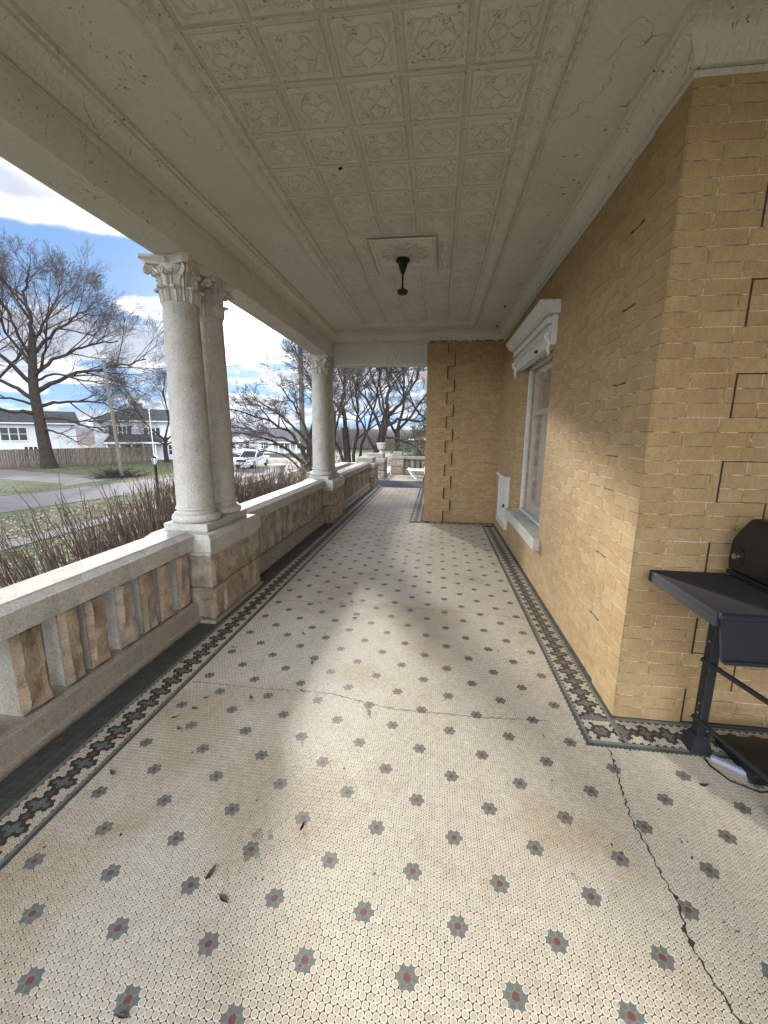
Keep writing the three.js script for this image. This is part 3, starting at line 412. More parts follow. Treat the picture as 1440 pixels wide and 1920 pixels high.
    for (const z of [hz0 + 0.10, hz1 - 0.10]) { const br = new GB(), pts = []; for (let i = 0; i <= 26; i++) { const t = i / 26, a = t * 4.2 * Math.PI, rr = 0.030 * (1 - t * 0.75); pts.push(V3(0.965 + rr * Math.cos(a) - 0.005, 2.415 + rr * Math.sin(a), z)); } br.tube(pts, 0.009, 6, true); br.tube([V3(0.972, 2.44, z - 0.01), V3(0.955, 2.40, z), V3(0.985, 2.355, z), V3(0.972, 2.31, z), V3(0.985, 2.275, z), V3(0.978, 2.245, z)], [0.028, 0.03, 0.022, 0.018, 0.013, 0.006], 8, true); br.box(0.96, 1.0, 2.44, 2.50, z - 0.035, z + 0.035, 0.006); mesh('bracket', br, M.white, hood); }
  }
  function dentGeo(w) { return new GB().box(-0.040, 0.0, 0, 0.055, 0, w * 0.55, 0.003).geo(); }
  // near return wall, facing the viewer
  const ret = thing('brick_wall', 'shaded tan brick wall behind the black grill, right of the near corner', 'wall');
  mesh('mortar', new GB().box(WX + 0.008, 3.38, -0.05, WTOP + 0.25, RZ - 0.3, RZ - mo), M.mortar, ret);
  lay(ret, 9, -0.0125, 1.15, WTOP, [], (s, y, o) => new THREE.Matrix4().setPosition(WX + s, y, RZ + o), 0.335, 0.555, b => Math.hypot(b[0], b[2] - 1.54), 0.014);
  // wing wall that closes the porch
  const wing = thing('brick_wall', 'tan brick wall with toothed quoins closing the far end of the porch', 'wall');
  mesh('mortar', new GB().box(EXL + mo, 3.0, -0.05, 3.5, -16.1, EZ - mo), M.mortar, wing);
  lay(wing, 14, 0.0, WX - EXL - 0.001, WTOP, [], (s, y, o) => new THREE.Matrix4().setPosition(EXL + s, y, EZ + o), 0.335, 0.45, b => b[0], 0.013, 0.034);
  const wh = new GB(); wh.sweep([[-0.19, 2.80], [-0.41, 2.80], [-0.41, 2.765], [-0.36, 2.70], [-0.30, 2.66], [-0.26, 2.40], [-0.19, 2.40]], [-10.4, -8.95], (a, c, t) => [a, c, t]); mesh('window_hood', wh, M.white, wing);
  // utility cupboard low on the side wall
  const cab = thing('wall_cupboard', 'small white cupboard door low on the side brick wall', 'cupboard', WX, 0.19, -6.35);
  const cb = new GB(); cb.box(-0.045, 0.01, 0.0, 0.03, -0.40, 0.42, 0.003); cb.box(-0.038, 0.01, 0.03, 0.72, -0.39, -0.33, 0.003); cb.box(-0.038, 0.01, 0.03, 0.72, 0.35, 0.41, 0.003); cb.box(-0.038, 0.01, 0.66, 0.72, -0.33, 0.35, 0.003); mesh('frame', cb, M.white, cab);
  const cd = mesh('door', new GB().box(-0.030, 0.008, 0.036, 0.655, -0.325, 0.345, 0.004), M.white, cab);
  mesh('panel', new GB().box(-0.034, -0.0295, 0.09, 0.30, -0.25, 0.27, 0.004).box(-0.034, -0.0295, 0.36, 0.60, -0.25, 0.27, 0.004), M.white, cd);
  mesh('latch', new GB().box(-0.055, -0.030, 0.30, 0.345, 0.22, 0.27, 0.005).tube([V3(-0.05, 0.32, 0.25), V3(-0.062, 0.30, 0.20), V3(-0.06, 0.295, 0.15)], 0.008, 6, true), mat(0.10, 0.11, 0.13, { metalness: 0.7, roughness: 0.35 }), cd);
  mesh('cap', new GB().box(-0.075, 0.01, 0.722, 0.76, -0.43, 0.45, 0.006), M.white, cab);
}

struct('added_wall', new GB().box(2.62, 2.9, -0.05, 3.5, RZ + 0.001, 2.5), M.bricks[0]);  // unseen wall, added to keep light from the right off the return wall

// ---------------------------------------------------------------- porch roof: ceiling, beams, cornice
const CY = 3.2, BZ = -7.60, BXI = -1.83, BXO = -2.09, BY = 2.80;
const ceiling = struct('porch_ceiling', new GB().box(-2.3, FX1, CY, CY + 0.35, BZ, 1.8), M.paint);
const leftBeam = struct('porch_beam', new GB().box(BXO, BXI, BY, CY - 0.001, BZ, 1.8, 0.008), M.paint);
mesh('facing_board', new GB().box(BXI, BXI + 0.006, BY + 0.20, 3.03, EZ, 1.75), M.paint, leftBeam);
const endBeam = struct('porch_beam', new GB().box(BXI + 0.0065, EXL - 0.001, 2.705, CY - 0.002, EZ - 0.3, EZ - 0.03, 0.008), M.paint);
mesh('bottom_strip', new GB().box(BXI + 0.01, EXL - 0.002, 2.68, 2.704, EZ - 0.28, EZ - 0.02, 0.004), M.white, endBeam);
struct('roof_edge', new GB().box(-2.75, -2.31, CY + 0.05, CY + 0.45, BZ - 0.45, 2.1).box(-2.309, FX1, CY + 0.05, CY + 0.45, BZ - 0.45, BZ - 0.001), M.white);
{
  const cr = [[0, -0.185], [0.016, -0.185], [0.016, -0.160], [0.006, -0.159], [0.006, -0.153], [0.028, -0.150], [0.034, -0.12], [0.052, -0.082], [0.080, -0.056], [0.094, -0.05], [0.096, -0.03], [0.110, -0.026], [0.112, -0.001], [0, -0.001]];
  // uv: along, and down the profile
  const crown = (f, a, b, m = M.crown) => { const g = new GB(); let L = 0; for (let i = 0; i + 1 < cr.length - 1; i++) { const p = cr[i], q = cr[i + 1], l = Math.hypot(q[0] - p[0], q[1] - p[1]); const A = f(p[0], CY + p[1], a(p[0])), B = f(q[0], CY + q[1], a(q[0])), C = f(q[0], CY + q[1], b(q[0])), D = f(p[0], CY + p[1], b(p[0])); const ua = [a(p[0]), L], ub = [a(q[0]), L + l], uc = [b(q[0]), L + l], ud = [b(p[0]), L]; g.tri(A, B, C, null, null, null, ua, ub, uc); g.tri(A, C, D, null, null, null, ua, uc, ud); L += l; } return mesh('cornice', g, m, ceiling); };
  crown((o, y, t) => [WX - 0.004 - o, y, t], o => RZ + 0.004 + o, o => EZ + o);
  crown((o, y, t) => [BXI + 0.006 + o, y, t], o => 1.7, o => EZ + o - 0.02);
  crown((o, y, t) => [t, y, EZ - 0.029 + o], o => BXI + o, o => WX - o);
  crown((o, y, t) => [t, y, RZ + o + 0.004], o => WX - 0.004 - o, o => 3.3);
  // pressed metal: five columns of square panels inside a rounded border
  const tx0 = -1.129, px = 0.305, pz = 0.315, zt = -6.68, rows = 26, mw = 0.17;
  const med = { x0: -0.66, x1: -0.06, z0: -4.52, z1: -3.90 };
  const panel = (w, d) => { const b = new GB(), y = -0.0045, e = 0.008; const U = (x, z) => [x / w, z / d]; const Q = (p) => { const t = [[0, 1, 2], [0, 2, 3]]; for (const k of t) b.tri(...k.map(i => p[i]), null, null, null, ...k.map(i => U(p[i][0], p[i][2]))); }; Q([[e, y, e], [w - e, y, e], [w - e, y, d - e], [e, y, d - e]]); const o = [[0.001, 0, 0.001], [w - 0.001, 0, 0.001], [w - 0.001, 0, d - 0.001], [0.001, 0, d - 0.001]], n = [[e, y, e], [w - e, y, e], [w - e, y, d - e], [e, y, d - e]]; for (let i = 0; i < 4; i++) { const j = (i + 1) % 4; Q([o[i], o[j], n[j], n[i]]); } return b.geo(); };
  const pg = panel(px, pz); let k = 0;
  for (let r = 0; r < rows; r++) for (let c = 0; c < 5; c++) { const x = tx0 + c * px, z = zt + r * pz; if (z > 1.2) continue; if (x + px > med.x0 + 0.02 && x < med.x1 - 0.02 && z + pz > med.z0 + 0.02 && z < med.z1 - 0.02) { continue; } const o = mesh('tin_panel', pg, M.tin[(k++ * 7) % 3], ceiling); o.position.set(x, CY - 0.0006 - (hash(r, c, 4)) * 0.0015, z); }
  // cut panels round the centre plate
  for (const [x0, x1, z0, z1] of [[-0.824, -0.661, -4.79, -3.845], [-0.059, 0.091, -4.79, -3.845], [-0.66, -0.06, -4.79, -4.521], [-0.66, -0.06, -3.899, -3.845]]) { const o = mesh('tin_panel', panel(x1 - x0, z1 - z0), M.tin[k++ % 3], ceiling); o.position.set(x0, CY - 0.001, z0); }
  const plate = panel(med.x1 - med.x0, med.z1 - med.z0), pl = mesh('centre_plate', plate, M.burst, ceiling); pl.position.set(med.x0, CY - 0.012, med.z0);
  const fr = new GB(), q = [[0, 0], [0.045, 0], [0.045, -0.010], [0.034, -0.026], [0.018, -0.026], [0.008, -0.014], [0, -0.012]]; const ring = (x0, x1, z0, z1) => { for (let i = 1; i + 1 < q.length + 0; i++) { const a = q[i], b2 = q[i + 1] || q[0], co = (o, y) => [[x0 + o, CY + y, z0 + o], [x1 - o, CY + y, z0 + o], [x1 - o, CY + y, z1 - o], [x0 + o, CY + y, z1 - o]], A = co(...a), B = co(...b2); for (let e = 0; e < 4; e++) fr.quad(A[e], A[(e + 1) % 4], B[(e + 1) % 4], B[e]); } }; ring(med.x0, med.x1, med.z0, med.z1); mesh('plate_frame', fr, M.tin[0], ceiling).material = M.paint;
  // rounded border
  const x0 = tx0 - mw, x1 = tx0 + 5 * px + mw, z0 = zt - mw, z1 = 1.55, bp = [[0, 0], [0.004, -0.010], [0.018, -0.012], [0.03, -0.010], [0.045, -0.026], [0.065, -0.036], [0.085, -0.038], [0.105, -0.034], [0.122, -0.022], [0.132, -0.010], [0.15, -0.012], [0.166, -0.010], [0.17, -0.001]];
  const bd = (f, a, b) => { const g = new GB(); let L = 0; for (let i = 0; i + 1 < bp.length; i++) { const p = bp[i], q2 = bp[i + 1], l = Math.hypot(q2[0] - p[0], q2[1] - p[1]), A = f(p[0], CY + p[1], a(p[0])), B = f(q2[0], CY + q2[1], a(q2[0])), C = f(q2[0], CY + q2[1], b(q2[0])), D = f(p[0], CY + p[1], b(p[0])), uu = [[a(p[0]), L], [a(q2[0]), L + l], [b(q2[0]), L + l], [b(p[0]), L]]; g.tri(A, B, C, null, null, null, uu[0], uu[1], uu[2]); g.tri(A, C, D, null, null, null, uu[0], uu[2], uu[3]); L += l; } mesh('border_moulding', g, M.rope, ceiling); };
  bd((o, y, t) => [x0 + o, y, t], o => z0 + o, () => z1); bd((o, y, t) => [x1 - o, y, t], o => z0 + o, () => z1); bd((o, y, t) => [t, y, z0 + o], o => x0 + o, o => x1 - o);
}

// ---------------------------------------------------------------- stone piers, columns and balustrades
// block with rock-faced sides: box with noise relief on chosen faces
function rockBlock(x0, x1, y0, y1, z0, z1, seed, faces = ['+x', '+z'], amp = 0.016, marg = 0.02) {
  const b = new GB(); b.off = [seed * 0.37, seed * 0.23]; const g = 0.004; x0 += 0; y0 += g; y1 -= g; z0 += g; z1 -= g;
  const rel = (lu, lv) => (a, c) => { const e = Math.min(a, lu - a, c, lv - c), k = step(0, marg, e), n = fbm(a * 9 + seed * 7, c * 9 + seed * 3, seed, 4), n2 = Math.abs(fbm(a * 5 + 31, c * 6 + seed, seed + 5, 3) - 0.5); return k * amp * (0.35 + 1.5 * n - 1.6 * n2) + (e <= 0.0001 ? 0 : 0.0006); };
  const nu = l => Math.max(4, Math.min(26, Math.round(l / 0.022)));
  b.quad([x0, y1, z1], [x1, y1, z1], [x1, y1, z0], [x0, y1, z0]); b.quad([x0, y0, z0], [x1, y0, z0], [x1, y0, z1], [x0, y0, z1]);
  const lx = x1 - x0, ly = y1 - y0, lz = z1 - z0;
  const F = { '+x': [[x1, y0, z1], [0, 0, -1], [0, 1, 0], [1, 0, 0], lz, ly], '-x': [[x0, y0, z0], [0, 0, 1], [0, 1, 0], [-1, 0, 0], lz, ly], '+z': [[x0, y0, z1], [1, 0, 0], [0, 1, 0], [0, 0, 1], lx, ly], '-z': [[x1, y0, z0], [-1, 0, 0], [0, 1, 0], [0, 0, -1], lx, ly] };
  for (const k in F) { const [o, du, dv, n, lu, lv] = F[k]; faces.includes(k) ? b.relief(o, du, dv, n, lu, lv, nu(lu), nu(lv), rel(lu, lv)) : b.relief(o, du, dv, n, lu, lv, 1, 1, () => 0); }
  return b;
}
const PXI = -1.755, PXO = -2.27;
function pier(label, z0, z1, seed, old = false, yc = 0.565, top = 0.735, x0 = PXO, x1 = PXI, extra = false) {
  const cx = (x0 + x1) / 2, cz = (z0 + z1) / 2, t = thing('stone_pier', label, 'pier', cx, 0, cz, 0, old ? 'terrace piers' : 'porch piers'), R = old ? M.oldrocks : M.rocks, S = old ? M.oldstone : M.cap;
  const X0 = x0 - cx, X1 = x1 - cx, Z0 = z0 - cz, Z1 = z1 - cz, W = Z1 - Z0, F = ['+x', '+z', '-x', '-z'], h = (yc - 0.03) / 2;
  mesh('footing', new GB().box(X0 - 0.02, X1 + 0.02, -0.003, 0.03, Z0 - 0.02, Z1 + 0.02, 0.004), old ? M.oldstone : M.stone, t);
  mesh('stone', new GB().box(X0 + 0.012, X1 - 0.012, 0.03, yc, Z0 + 0.012, Z1 - 0.012), M.mortar, t);
  const st = (a, b, y0, y1, k) => mesh('stone', rockBlock(X0, X1, y0, y1, a, b, seed + k, F), R[(seed + k) % R.length], t);
  st(Z0, Z0 + W * 0.17, 0.03, 0.03 + h, 1); st(Z0 + W * 0.17, Z0 + W * 0.83, 0.03, 0.03 + h, 2); st(Z0 + W * 0.83, Z1, 0.03, 0.03 + h, 3);
  if (W > 0.6) { st(Z0, Z1, 0.03 + h, yc, 4); } else { st(Z0, Z0 + W * 0.55, 0.03 + h, yc, 4); st(Z0 + W * 0.55, Z1, 0.03 + h, yc, 5); }
  const c = new GB(), o = 0.022; c.box(X0 - 0.008, X1 + 0.008, yc, yc + 0.035, Z0 - 0.008, Z1 + 0.008, 0.004); c.box(X0 - o, X1 + o, yc + 0.036, top - 0.03, Z0 - o, Z1 + o, 0.004);
  { const k = 0.034, A = [[X0 - o, Z1 + o], [X1 + o, Z1 + o], [X1 + o, Z0 - o], [X0 - o, Z0 - o]], B = [[X0 - o + k, Z1 + o - k], [X1 + o - k, Z1 + o - k], [X1 + o - k, Z0 - o + k], [X0 - o + k, Z0 - o + k]], y = top - 0.031, P = (q, h) => [q[0], h, q[1]]; for (let i = 0; i < 4; i++) { const j = (i + 1) % 4; c.quad(P(A[i], y), P(A[j], y), P(B[j], top), P(B[i], top)); } c.quad(P(B[0], top), P(B[1], top), P(B[2], top), P(B[3], top)); }
  mesh('cap', c, S, t);
  if (extra) mesh('upper_cap', new GB().box(X0 + 0.05, X1 - 0.05, top, top + 0.15, Z0 + 0.06, Z1 - 0.06, 0.012), S, t);
  return t;
}
const P1 = [-3.83, -2.94], P2 = [-7.69, -6.83];
pier('near rock-faced stone pier carrying the first pair of columns', ...P1, 3);
pier('rock-faced stone pier under the column pair where the roof ends', ...P2, 21);

// Corinthian column
{
  const proto = new THREE.Group();
  const cx = 0, y0 = 0.735;
  mesh('plinth', new GB().box(-0.19, 0.19, y0 + 0.001, 0.80, -0.175, 0.175, 0.004), M.cap, proto);
  const bp = []; for (let i = 0; i <= 10; i++) { const a = -Math.PI / 2 + Math.PI * i / 10; bp.push([0.168 + 0.026 * Math.cos(a), 0.832 + 0.032 * Math.sin(a)]); } bp.push([0.165, 0.866], [0.160, 0.874]); for (let i = 0; i <= 6; i++) { const a = Math.PI / 2 * i / 6; bp.push([0.170 - 0.022 * Math.sin(a), 0.876 + 0.024 * (1 - Math.cos(a))]); } for (let i = 0; i <= 6; i++) { const a = -Math.PI / 2 + Math.PI * i / 6; bp.push([0.152 + 0.010 * Math.cos(a), 0.912 + 0.010 * Math.sin(a)]); }
  mesh('base', new GB().lathe([[0.15, 0.801], ...bp, [0.148, 0.923]], 40), M.cap, proto);
  const sp = [[0.156, 0.9235], [0.150, 0.94]]; for (let i = 0; i <= 14; i++) { const t = i / 14; sp.push([lerp(0.149, 0.128, Math.pow(t, 1.6)), lerp(0.95, 2.478, t)]); } sp.push([0.133, 2.484], [0.133, 2.492]);
  mesh('shaft', new GB().lathe(sp, 40), M.column, proto);
  // capital: bell, two tiers of leaves, corner scrolls, hollow-sided abacus
  const bell = new GB().lathe([[0.122, 2.4925], [0.120, 2.56], [0.124, 2.64], [0.136, 2.70], [0.150, 2.735], [0.150, 2.745]], 32);
  const cap = mesh('capital', bell, M.carved, proto);
  const leaf = (r, y, h, w, curl, ang) => {
    const b = new GB(), nv = 16, nu = 12, P = []; for (let j = 0; j <= nv; j++) { const v = j / nv; P.push([]); const k = Math.max(0, (v - 0.5) / 0.5), th = k * 2.5, R = curl; const yy0 = v < 0.5 ? v / 0.5 * (h - R) : h - R + R * Math.sin(th), out = 0.004 + 0.012 * Math.min(1, v * 2) + (k > 0 ? R * (1 - Math.cos(th)) : 0);
      for (let i = -nu / 2; i <= nu / 2; i++) { const u = i / (nu / 2), ed = Math.abs(u) > 0.9 ? 1 - 0.30 * Math.abs(Math.sin(v * Math.PI * 4.5)) : Math.abs(u) > 0.7 ? 1 - 0.12 * Math.abs(Math.sin(v * Math.PI * 4.5)) : 1, ww = w * (0.80 + 0.30 * Math.sin(v * Math.PI * 0.75)) * (v > 0.72 ? Math.sqrt(Math.max(0.02, 1 - ((v - 0.72) / 0.285) ** 2)) : 1) * ed; const groove = 0.0055 * Math.cos(u * Math.PI * 3.0) * (1 - 0.6 * k) - 0.014 * u * u + (i === 0 ? 0.006 : 0); const rr = r + out + groove * (k > 0.8 ? 0.5 : 1), t = ang + u * ww / (r + 0.02); P[j].push([rr * Math.cos(t), y + yy0 - 0.016 * u * u * k, rr * Math.sin(t)]); } }
    for (let j = 0; j < nv; j++) for (let i = 0; i < nu; i++) b.quad(P[j][i], P[j + 1][i], P[j + 1][i + 1], P[j][i + 1]);
    for (let j = 0; j < nv; j++) for (const i of [0, nu]) { const q = p => { const l = Math.hypot(p[0], p[2]); return [p[0] * (l - 0.012) / l, p[1] - 0.004, p[2] * (l - 0.012) / l]; }; b.quad(P[j][i], P[j + 1][i], q(P[j + 1][i]), q(P[j][i])); }
    return b;
  };
  for (let i = 0; i < 8; i++) { mesh('leaf', leaf(0.126, 2.493, 0.110, 0.046, 0.022, (i + 0.5) * Math.PI / 4), M.carved, cap); mesh('leaf', leaf(0.124, 2.50, 0.196, 0.040, 0.027, i * Math.PI / 4), M.carved, cap); }
  for (let i = 0; i < 4; i++) { const a = Math.PI / 4 + i * Math.PI / 2, v = new GB(); for (const s of [-1, 1]) { const pts = [], rad = []; for (let k = 0; k <= 8; k++) { const t = k / 8; pts.push([0.115 + 0.095 * t, 2.63 + 0.10 * Math.pow(t, 0.8)]); rad.push(0.009 + 0.004 * t); } for (let k = 1; k <= 26; k++) { const t = k / 26, th = Math.PI / 2 - t * 3.4 * Math.PI, rr = 0.027 * (1 - 0.8 * t); pts.push([0.210 + rr * Math.cos(th) * 1.0, 2.703 + rr * Math.sin(th)]); rad.push(0.010 - 0.005 * t); } v.tube(pts.map(([r, y]) => { const off = s * (0.011 + 0.012 * Math.max(0, (0.19 - r) / 0.07)); return V3(r * Math.cos(a) - off * Math.sin(a), y, r * Math.sin(a) + off * Math.cos(a)); }), rad, 6, true); } mesh('volute', v, M.carved, cap);
    const b = i * Math.PI / 2, w = new GB(); for (const s of [-1, 1]) { const pts = []; for (let k = 0; k <= 24; k++) { const t = k / 24, th = -Math.PI / 2 + t * 3 * Math.PI, rr = 0.021 * (1 - 0.7 * t); pts.push([s * (0.034 - rr * Math.cos(th) * 1), 2.70 + rr * Math.sin(th)]); } w.tube(pts.map(([o, y]) => V3(0.152 * Math.cos(b) - o * Math.sin(b), y, 0.152 * Math.sin(b) + o * Math.cos(b))), 0.007, 5, true); } mesh('helix', w, M.carved, cap);
    const f = new GB(); const c = V3(0.172 * Math.cos(b), 2.765, 0.172 * Math.sin(b)); for (let k = 0; k < 7; k++) { const th = k / 7 * 2 * Math.PI, o = 0.017, q = V3(c.x - o * Math.cos(th) * Math.sin(b), c.y + o * Math.sin(th) * 1.15, c.z + o * Math.cos(th) * Math.cos(b)); f.tube([V3(c.x * 0.96, c.y, c.z * 0.96), q.clone().lerp(c, 0.4), q], [0.006, 0.011, 0.006], 5, true); } mesh('rosette', f, M.carved, cap); }
  const ab = new GB(), out = []; for (let i = 0; i < 4; i++) for (let k = 0; k <= 8; k++) { const a0 = -Math.PI / 4 + i * Math.PI / 2, t = k / 8; const A = [0.262 * Math.cos(a0 + 0.09), 0.262 * Math.sin(a0 + 0.09)], B = [0.262 * Math.cos(a0 + Math.PI / 2 - 0.09), 0.262 * Math.sin(a0 + Math.PI / 2 - 0.09)], d = 0.040 * Math.sin(t * Math.PI), m = a0 + Math.PI / 4; out.push([lerp(A[0], B[0], t) - d * Math.cos(m), lerp(A[1], B[1], t) - d * Math.sin(m)]); }
  const sc = (k) => out.map(p => [p[0] * k, p[1] * k]); const lay = (ka, ya, kb, yb) => { const A = sc(ka), B = sc(kb); for (let i = 0; i < out.length; i++) { const j = (i + 1) % out.length; ab.quad([A[i][0], ya, A[i][1]], [B[i][0], yb, B[i][1]], [B[j][0], yb, B[j][1]], [A[j][0], ya, A[j][1]]); } };
  lay(0.5, 2.741, 0.86, 2.742); lay(0.86, 2.742, 0.88, 2.758); lay(0.88, 2.758, 0.95, 2.776); lay(0.95, 2.776, 1, 2.78); lay(1, 2.78, 1, 2.798); lay(1, 2.798, 0.3, 2.7985); mesh('abacus', ab, M.carved, cap);
  const CX = -2.01;
  [['nearest stone column with carved leaf capital, left of the pair', -3.21], ['second stone column, the right one of the near pair', -3.585], ['front stone column of the pair at the roof end', -7.08], ['stone column half hidden behind another at the roof end', -7.455]].forEach(([l, z], i) => { const c = i ? proto.clone() : proto; c.name = numbered('stone_column'); c.position.set(CX, 0, z); scene.add(c); c.userData = {}; tag(c, l, 'column', 'paired porch columns'); if (i === 1 || i === 2) c.rotation.y = Math.PI / 2; });
}

// balustrades running along z: top rail, base course, rock-faced balusters
const railX = -1.875;
function balustrade(label, z0, z1, posts, joints, old, seed, xin = railX, depth = 0.31) {
  const t = thing('stone_balustrade', label, 'balustrade', xin - depth / 2, 0, (z0 + z1) / 2, 0, 'stone balustrades'), cz = (z0 + z1) / 2, S = old ? M.oldstone : M.cap, R = old ? M.oldrocks : M.rocks, d = depth / 2;
  const rail = [[-d, 0.622], [d, 0.622], [d, 0.731], [d - 0.050, 0.757], [d - 0.058, 0.763], [-d + 0.058, 0.763], [-d + 0.050, 0.757], [-d, 0.731]], cuts = [z0, ...joints, z1];
  for (let i = 0; i + 1 < cuts.length; i++) { const b = new GB(); b.off = [i * 0.4 + seed * 0.1, 0.2]; b.sweep(rail, [cuts[i] + 0.0025, cuts[i + 1] - 0.0025], (a, y, z) => [a, y, z - cz]); mesh('top_rail', b, S, t); }
  const base = [[-d, -0.003], [d - 0.005, -0.003], [d + 0.012, 0.03], [d + 0.012, 0.05], [d - 0.004, 0.058], [d - 0.004, 0.165], [d - 0.03, 0.182], [-d + 0.03, 0.182], [-d, 0.165]];
  for (let i = 0; i + 1 < cuts.length; i++) { const b = new GB(); b.sweep(base, [cuts[i] + 0.002, cuts[i + 1] - 0.002], (a, y, z) => [a, y, z - cz]); mesh('base_course', b, old ? M.oldstone : M.stone, t); }
  posts.forEach(([a, b], i) => { const zz0 = Math.min(a, b) - cz, zz1 = Math.max(a, b) - cz, g = new GB(); g.off = [i * 0.31, seed * 0.17]; const o = mesh('baluster', g.box(-0.10, d - 0.062, 0.182, 0.622, zz0, zz1, 0.003), old ? M.oldstone : M.cap, t); mesh('rock_face', rockBlock(d - 0.0625, d - 0.05, 0.182, 0.622, zz0 - 0.006, zz1 + 0.006, seed + i, ['+x'], 0.024, 0.016), R[(seed + i) % R.length], o); });
  return t;
}
const spread = (a, b, n, w, seed) => { const r = rng(seed), o = []; for (let i = 0; i < n; i++) { const c = lerp(a, b, (i + 0.5) / n), k = w * (0.85 + 0.3 * r()); o.push([c - k / 2, c + k / 2]); } return o; };
balustrade('stone balustrade nearest the viewer at the left edge', P1[1] + 0.005, 1.6, [[-2.881, -2.759], [-2.659, -2.541], [-2.481, -2.366], [-2.286, -2.156], [-2.058, -1.934], [-1.879, -1.767], [-1.674, -1.525], ...spread(-1.42, 1.4, 13, 0.13, 4)], [-0.35], false, 40);
balustrade('stone balustrade between the two column piers', P2[1] + 0.005, P1[0] - 0.005, spread(P2[1] + 0.05, P1[0] - 0.05, 14, 0.135, 8), [-5.35], false, 70);
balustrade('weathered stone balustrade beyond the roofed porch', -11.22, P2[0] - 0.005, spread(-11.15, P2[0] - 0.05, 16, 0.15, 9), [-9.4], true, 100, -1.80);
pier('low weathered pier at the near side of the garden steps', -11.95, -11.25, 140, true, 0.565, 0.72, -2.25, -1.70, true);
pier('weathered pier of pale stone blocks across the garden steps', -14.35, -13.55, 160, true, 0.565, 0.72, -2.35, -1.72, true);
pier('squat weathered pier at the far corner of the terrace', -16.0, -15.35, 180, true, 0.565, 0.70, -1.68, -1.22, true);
{
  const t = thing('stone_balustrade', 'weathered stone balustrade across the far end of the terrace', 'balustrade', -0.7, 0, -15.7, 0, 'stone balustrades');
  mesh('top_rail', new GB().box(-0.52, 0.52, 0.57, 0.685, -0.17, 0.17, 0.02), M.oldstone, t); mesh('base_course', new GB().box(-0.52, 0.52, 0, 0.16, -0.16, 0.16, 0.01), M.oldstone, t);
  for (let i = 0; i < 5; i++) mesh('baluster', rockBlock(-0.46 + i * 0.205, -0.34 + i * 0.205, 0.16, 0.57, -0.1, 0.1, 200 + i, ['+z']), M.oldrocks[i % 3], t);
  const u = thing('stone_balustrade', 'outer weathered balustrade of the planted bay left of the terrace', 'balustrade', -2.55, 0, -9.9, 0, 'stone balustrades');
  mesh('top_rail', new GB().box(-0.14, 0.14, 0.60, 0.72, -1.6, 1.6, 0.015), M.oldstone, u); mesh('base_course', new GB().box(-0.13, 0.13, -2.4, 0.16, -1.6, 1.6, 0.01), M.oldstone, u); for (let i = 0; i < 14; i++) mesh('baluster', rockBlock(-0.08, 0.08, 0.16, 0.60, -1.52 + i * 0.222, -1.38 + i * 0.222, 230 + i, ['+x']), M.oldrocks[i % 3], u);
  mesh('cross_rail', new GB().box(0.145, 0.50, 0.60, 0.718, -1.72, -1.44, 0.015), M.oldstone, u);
}

// ---------------------------------------------------------------- small things on the porch
{ // hanging lamp stem
  const t = thing('ceiling_lamp', 'dark bronze lamp stem hanging from the tin ceiling plate', 'lamp', -0.382, 0, -4.32);
  mesh('canopy', new GB().lathe([[0.001, 3.20], [0.055, 3.198], [0.056, 3.18], [0.048, 3.165], [0.050, 3.155], [0.040, 3.125], [0.032, 3.09], [0.020, 3.06], [0.010, 3.045]], 24), M.bronze, t);
  for (let i = 0; i < 8; i++) { const a = i / 8 * 2 * Math.PI; mesh('petal', new GB().tube([V3(0.050 * Math.cos(a), 3.150, 0.050 * Math.sin(a)), V3(0.058 * Math.cos(a), 3.17, 0.058 * Math.sin(a)), V3(0.053 * Math.cos(a), 3.19, 0.053 * Math.sin(a))], [0.008, 0.010, 0.006], 6, true), M.bronze, t); }
  mesh('stem', new GB().lathe([[0.0095, 3.05], [0.0095, 2.93]], 16), M.bronze, t);
  mesh('holder', new GB().lathe([[0.0095, 2.932], [0.014, 2.928], [0.022, 2.912], [0.030, 2.906], [0.052, 2.902], [0.054, 2.896], [0.047, 2.886], [0.046, 2.874], [0.036, 2.866], [0.0, 2.864]], 24), M.bronze, t);
}
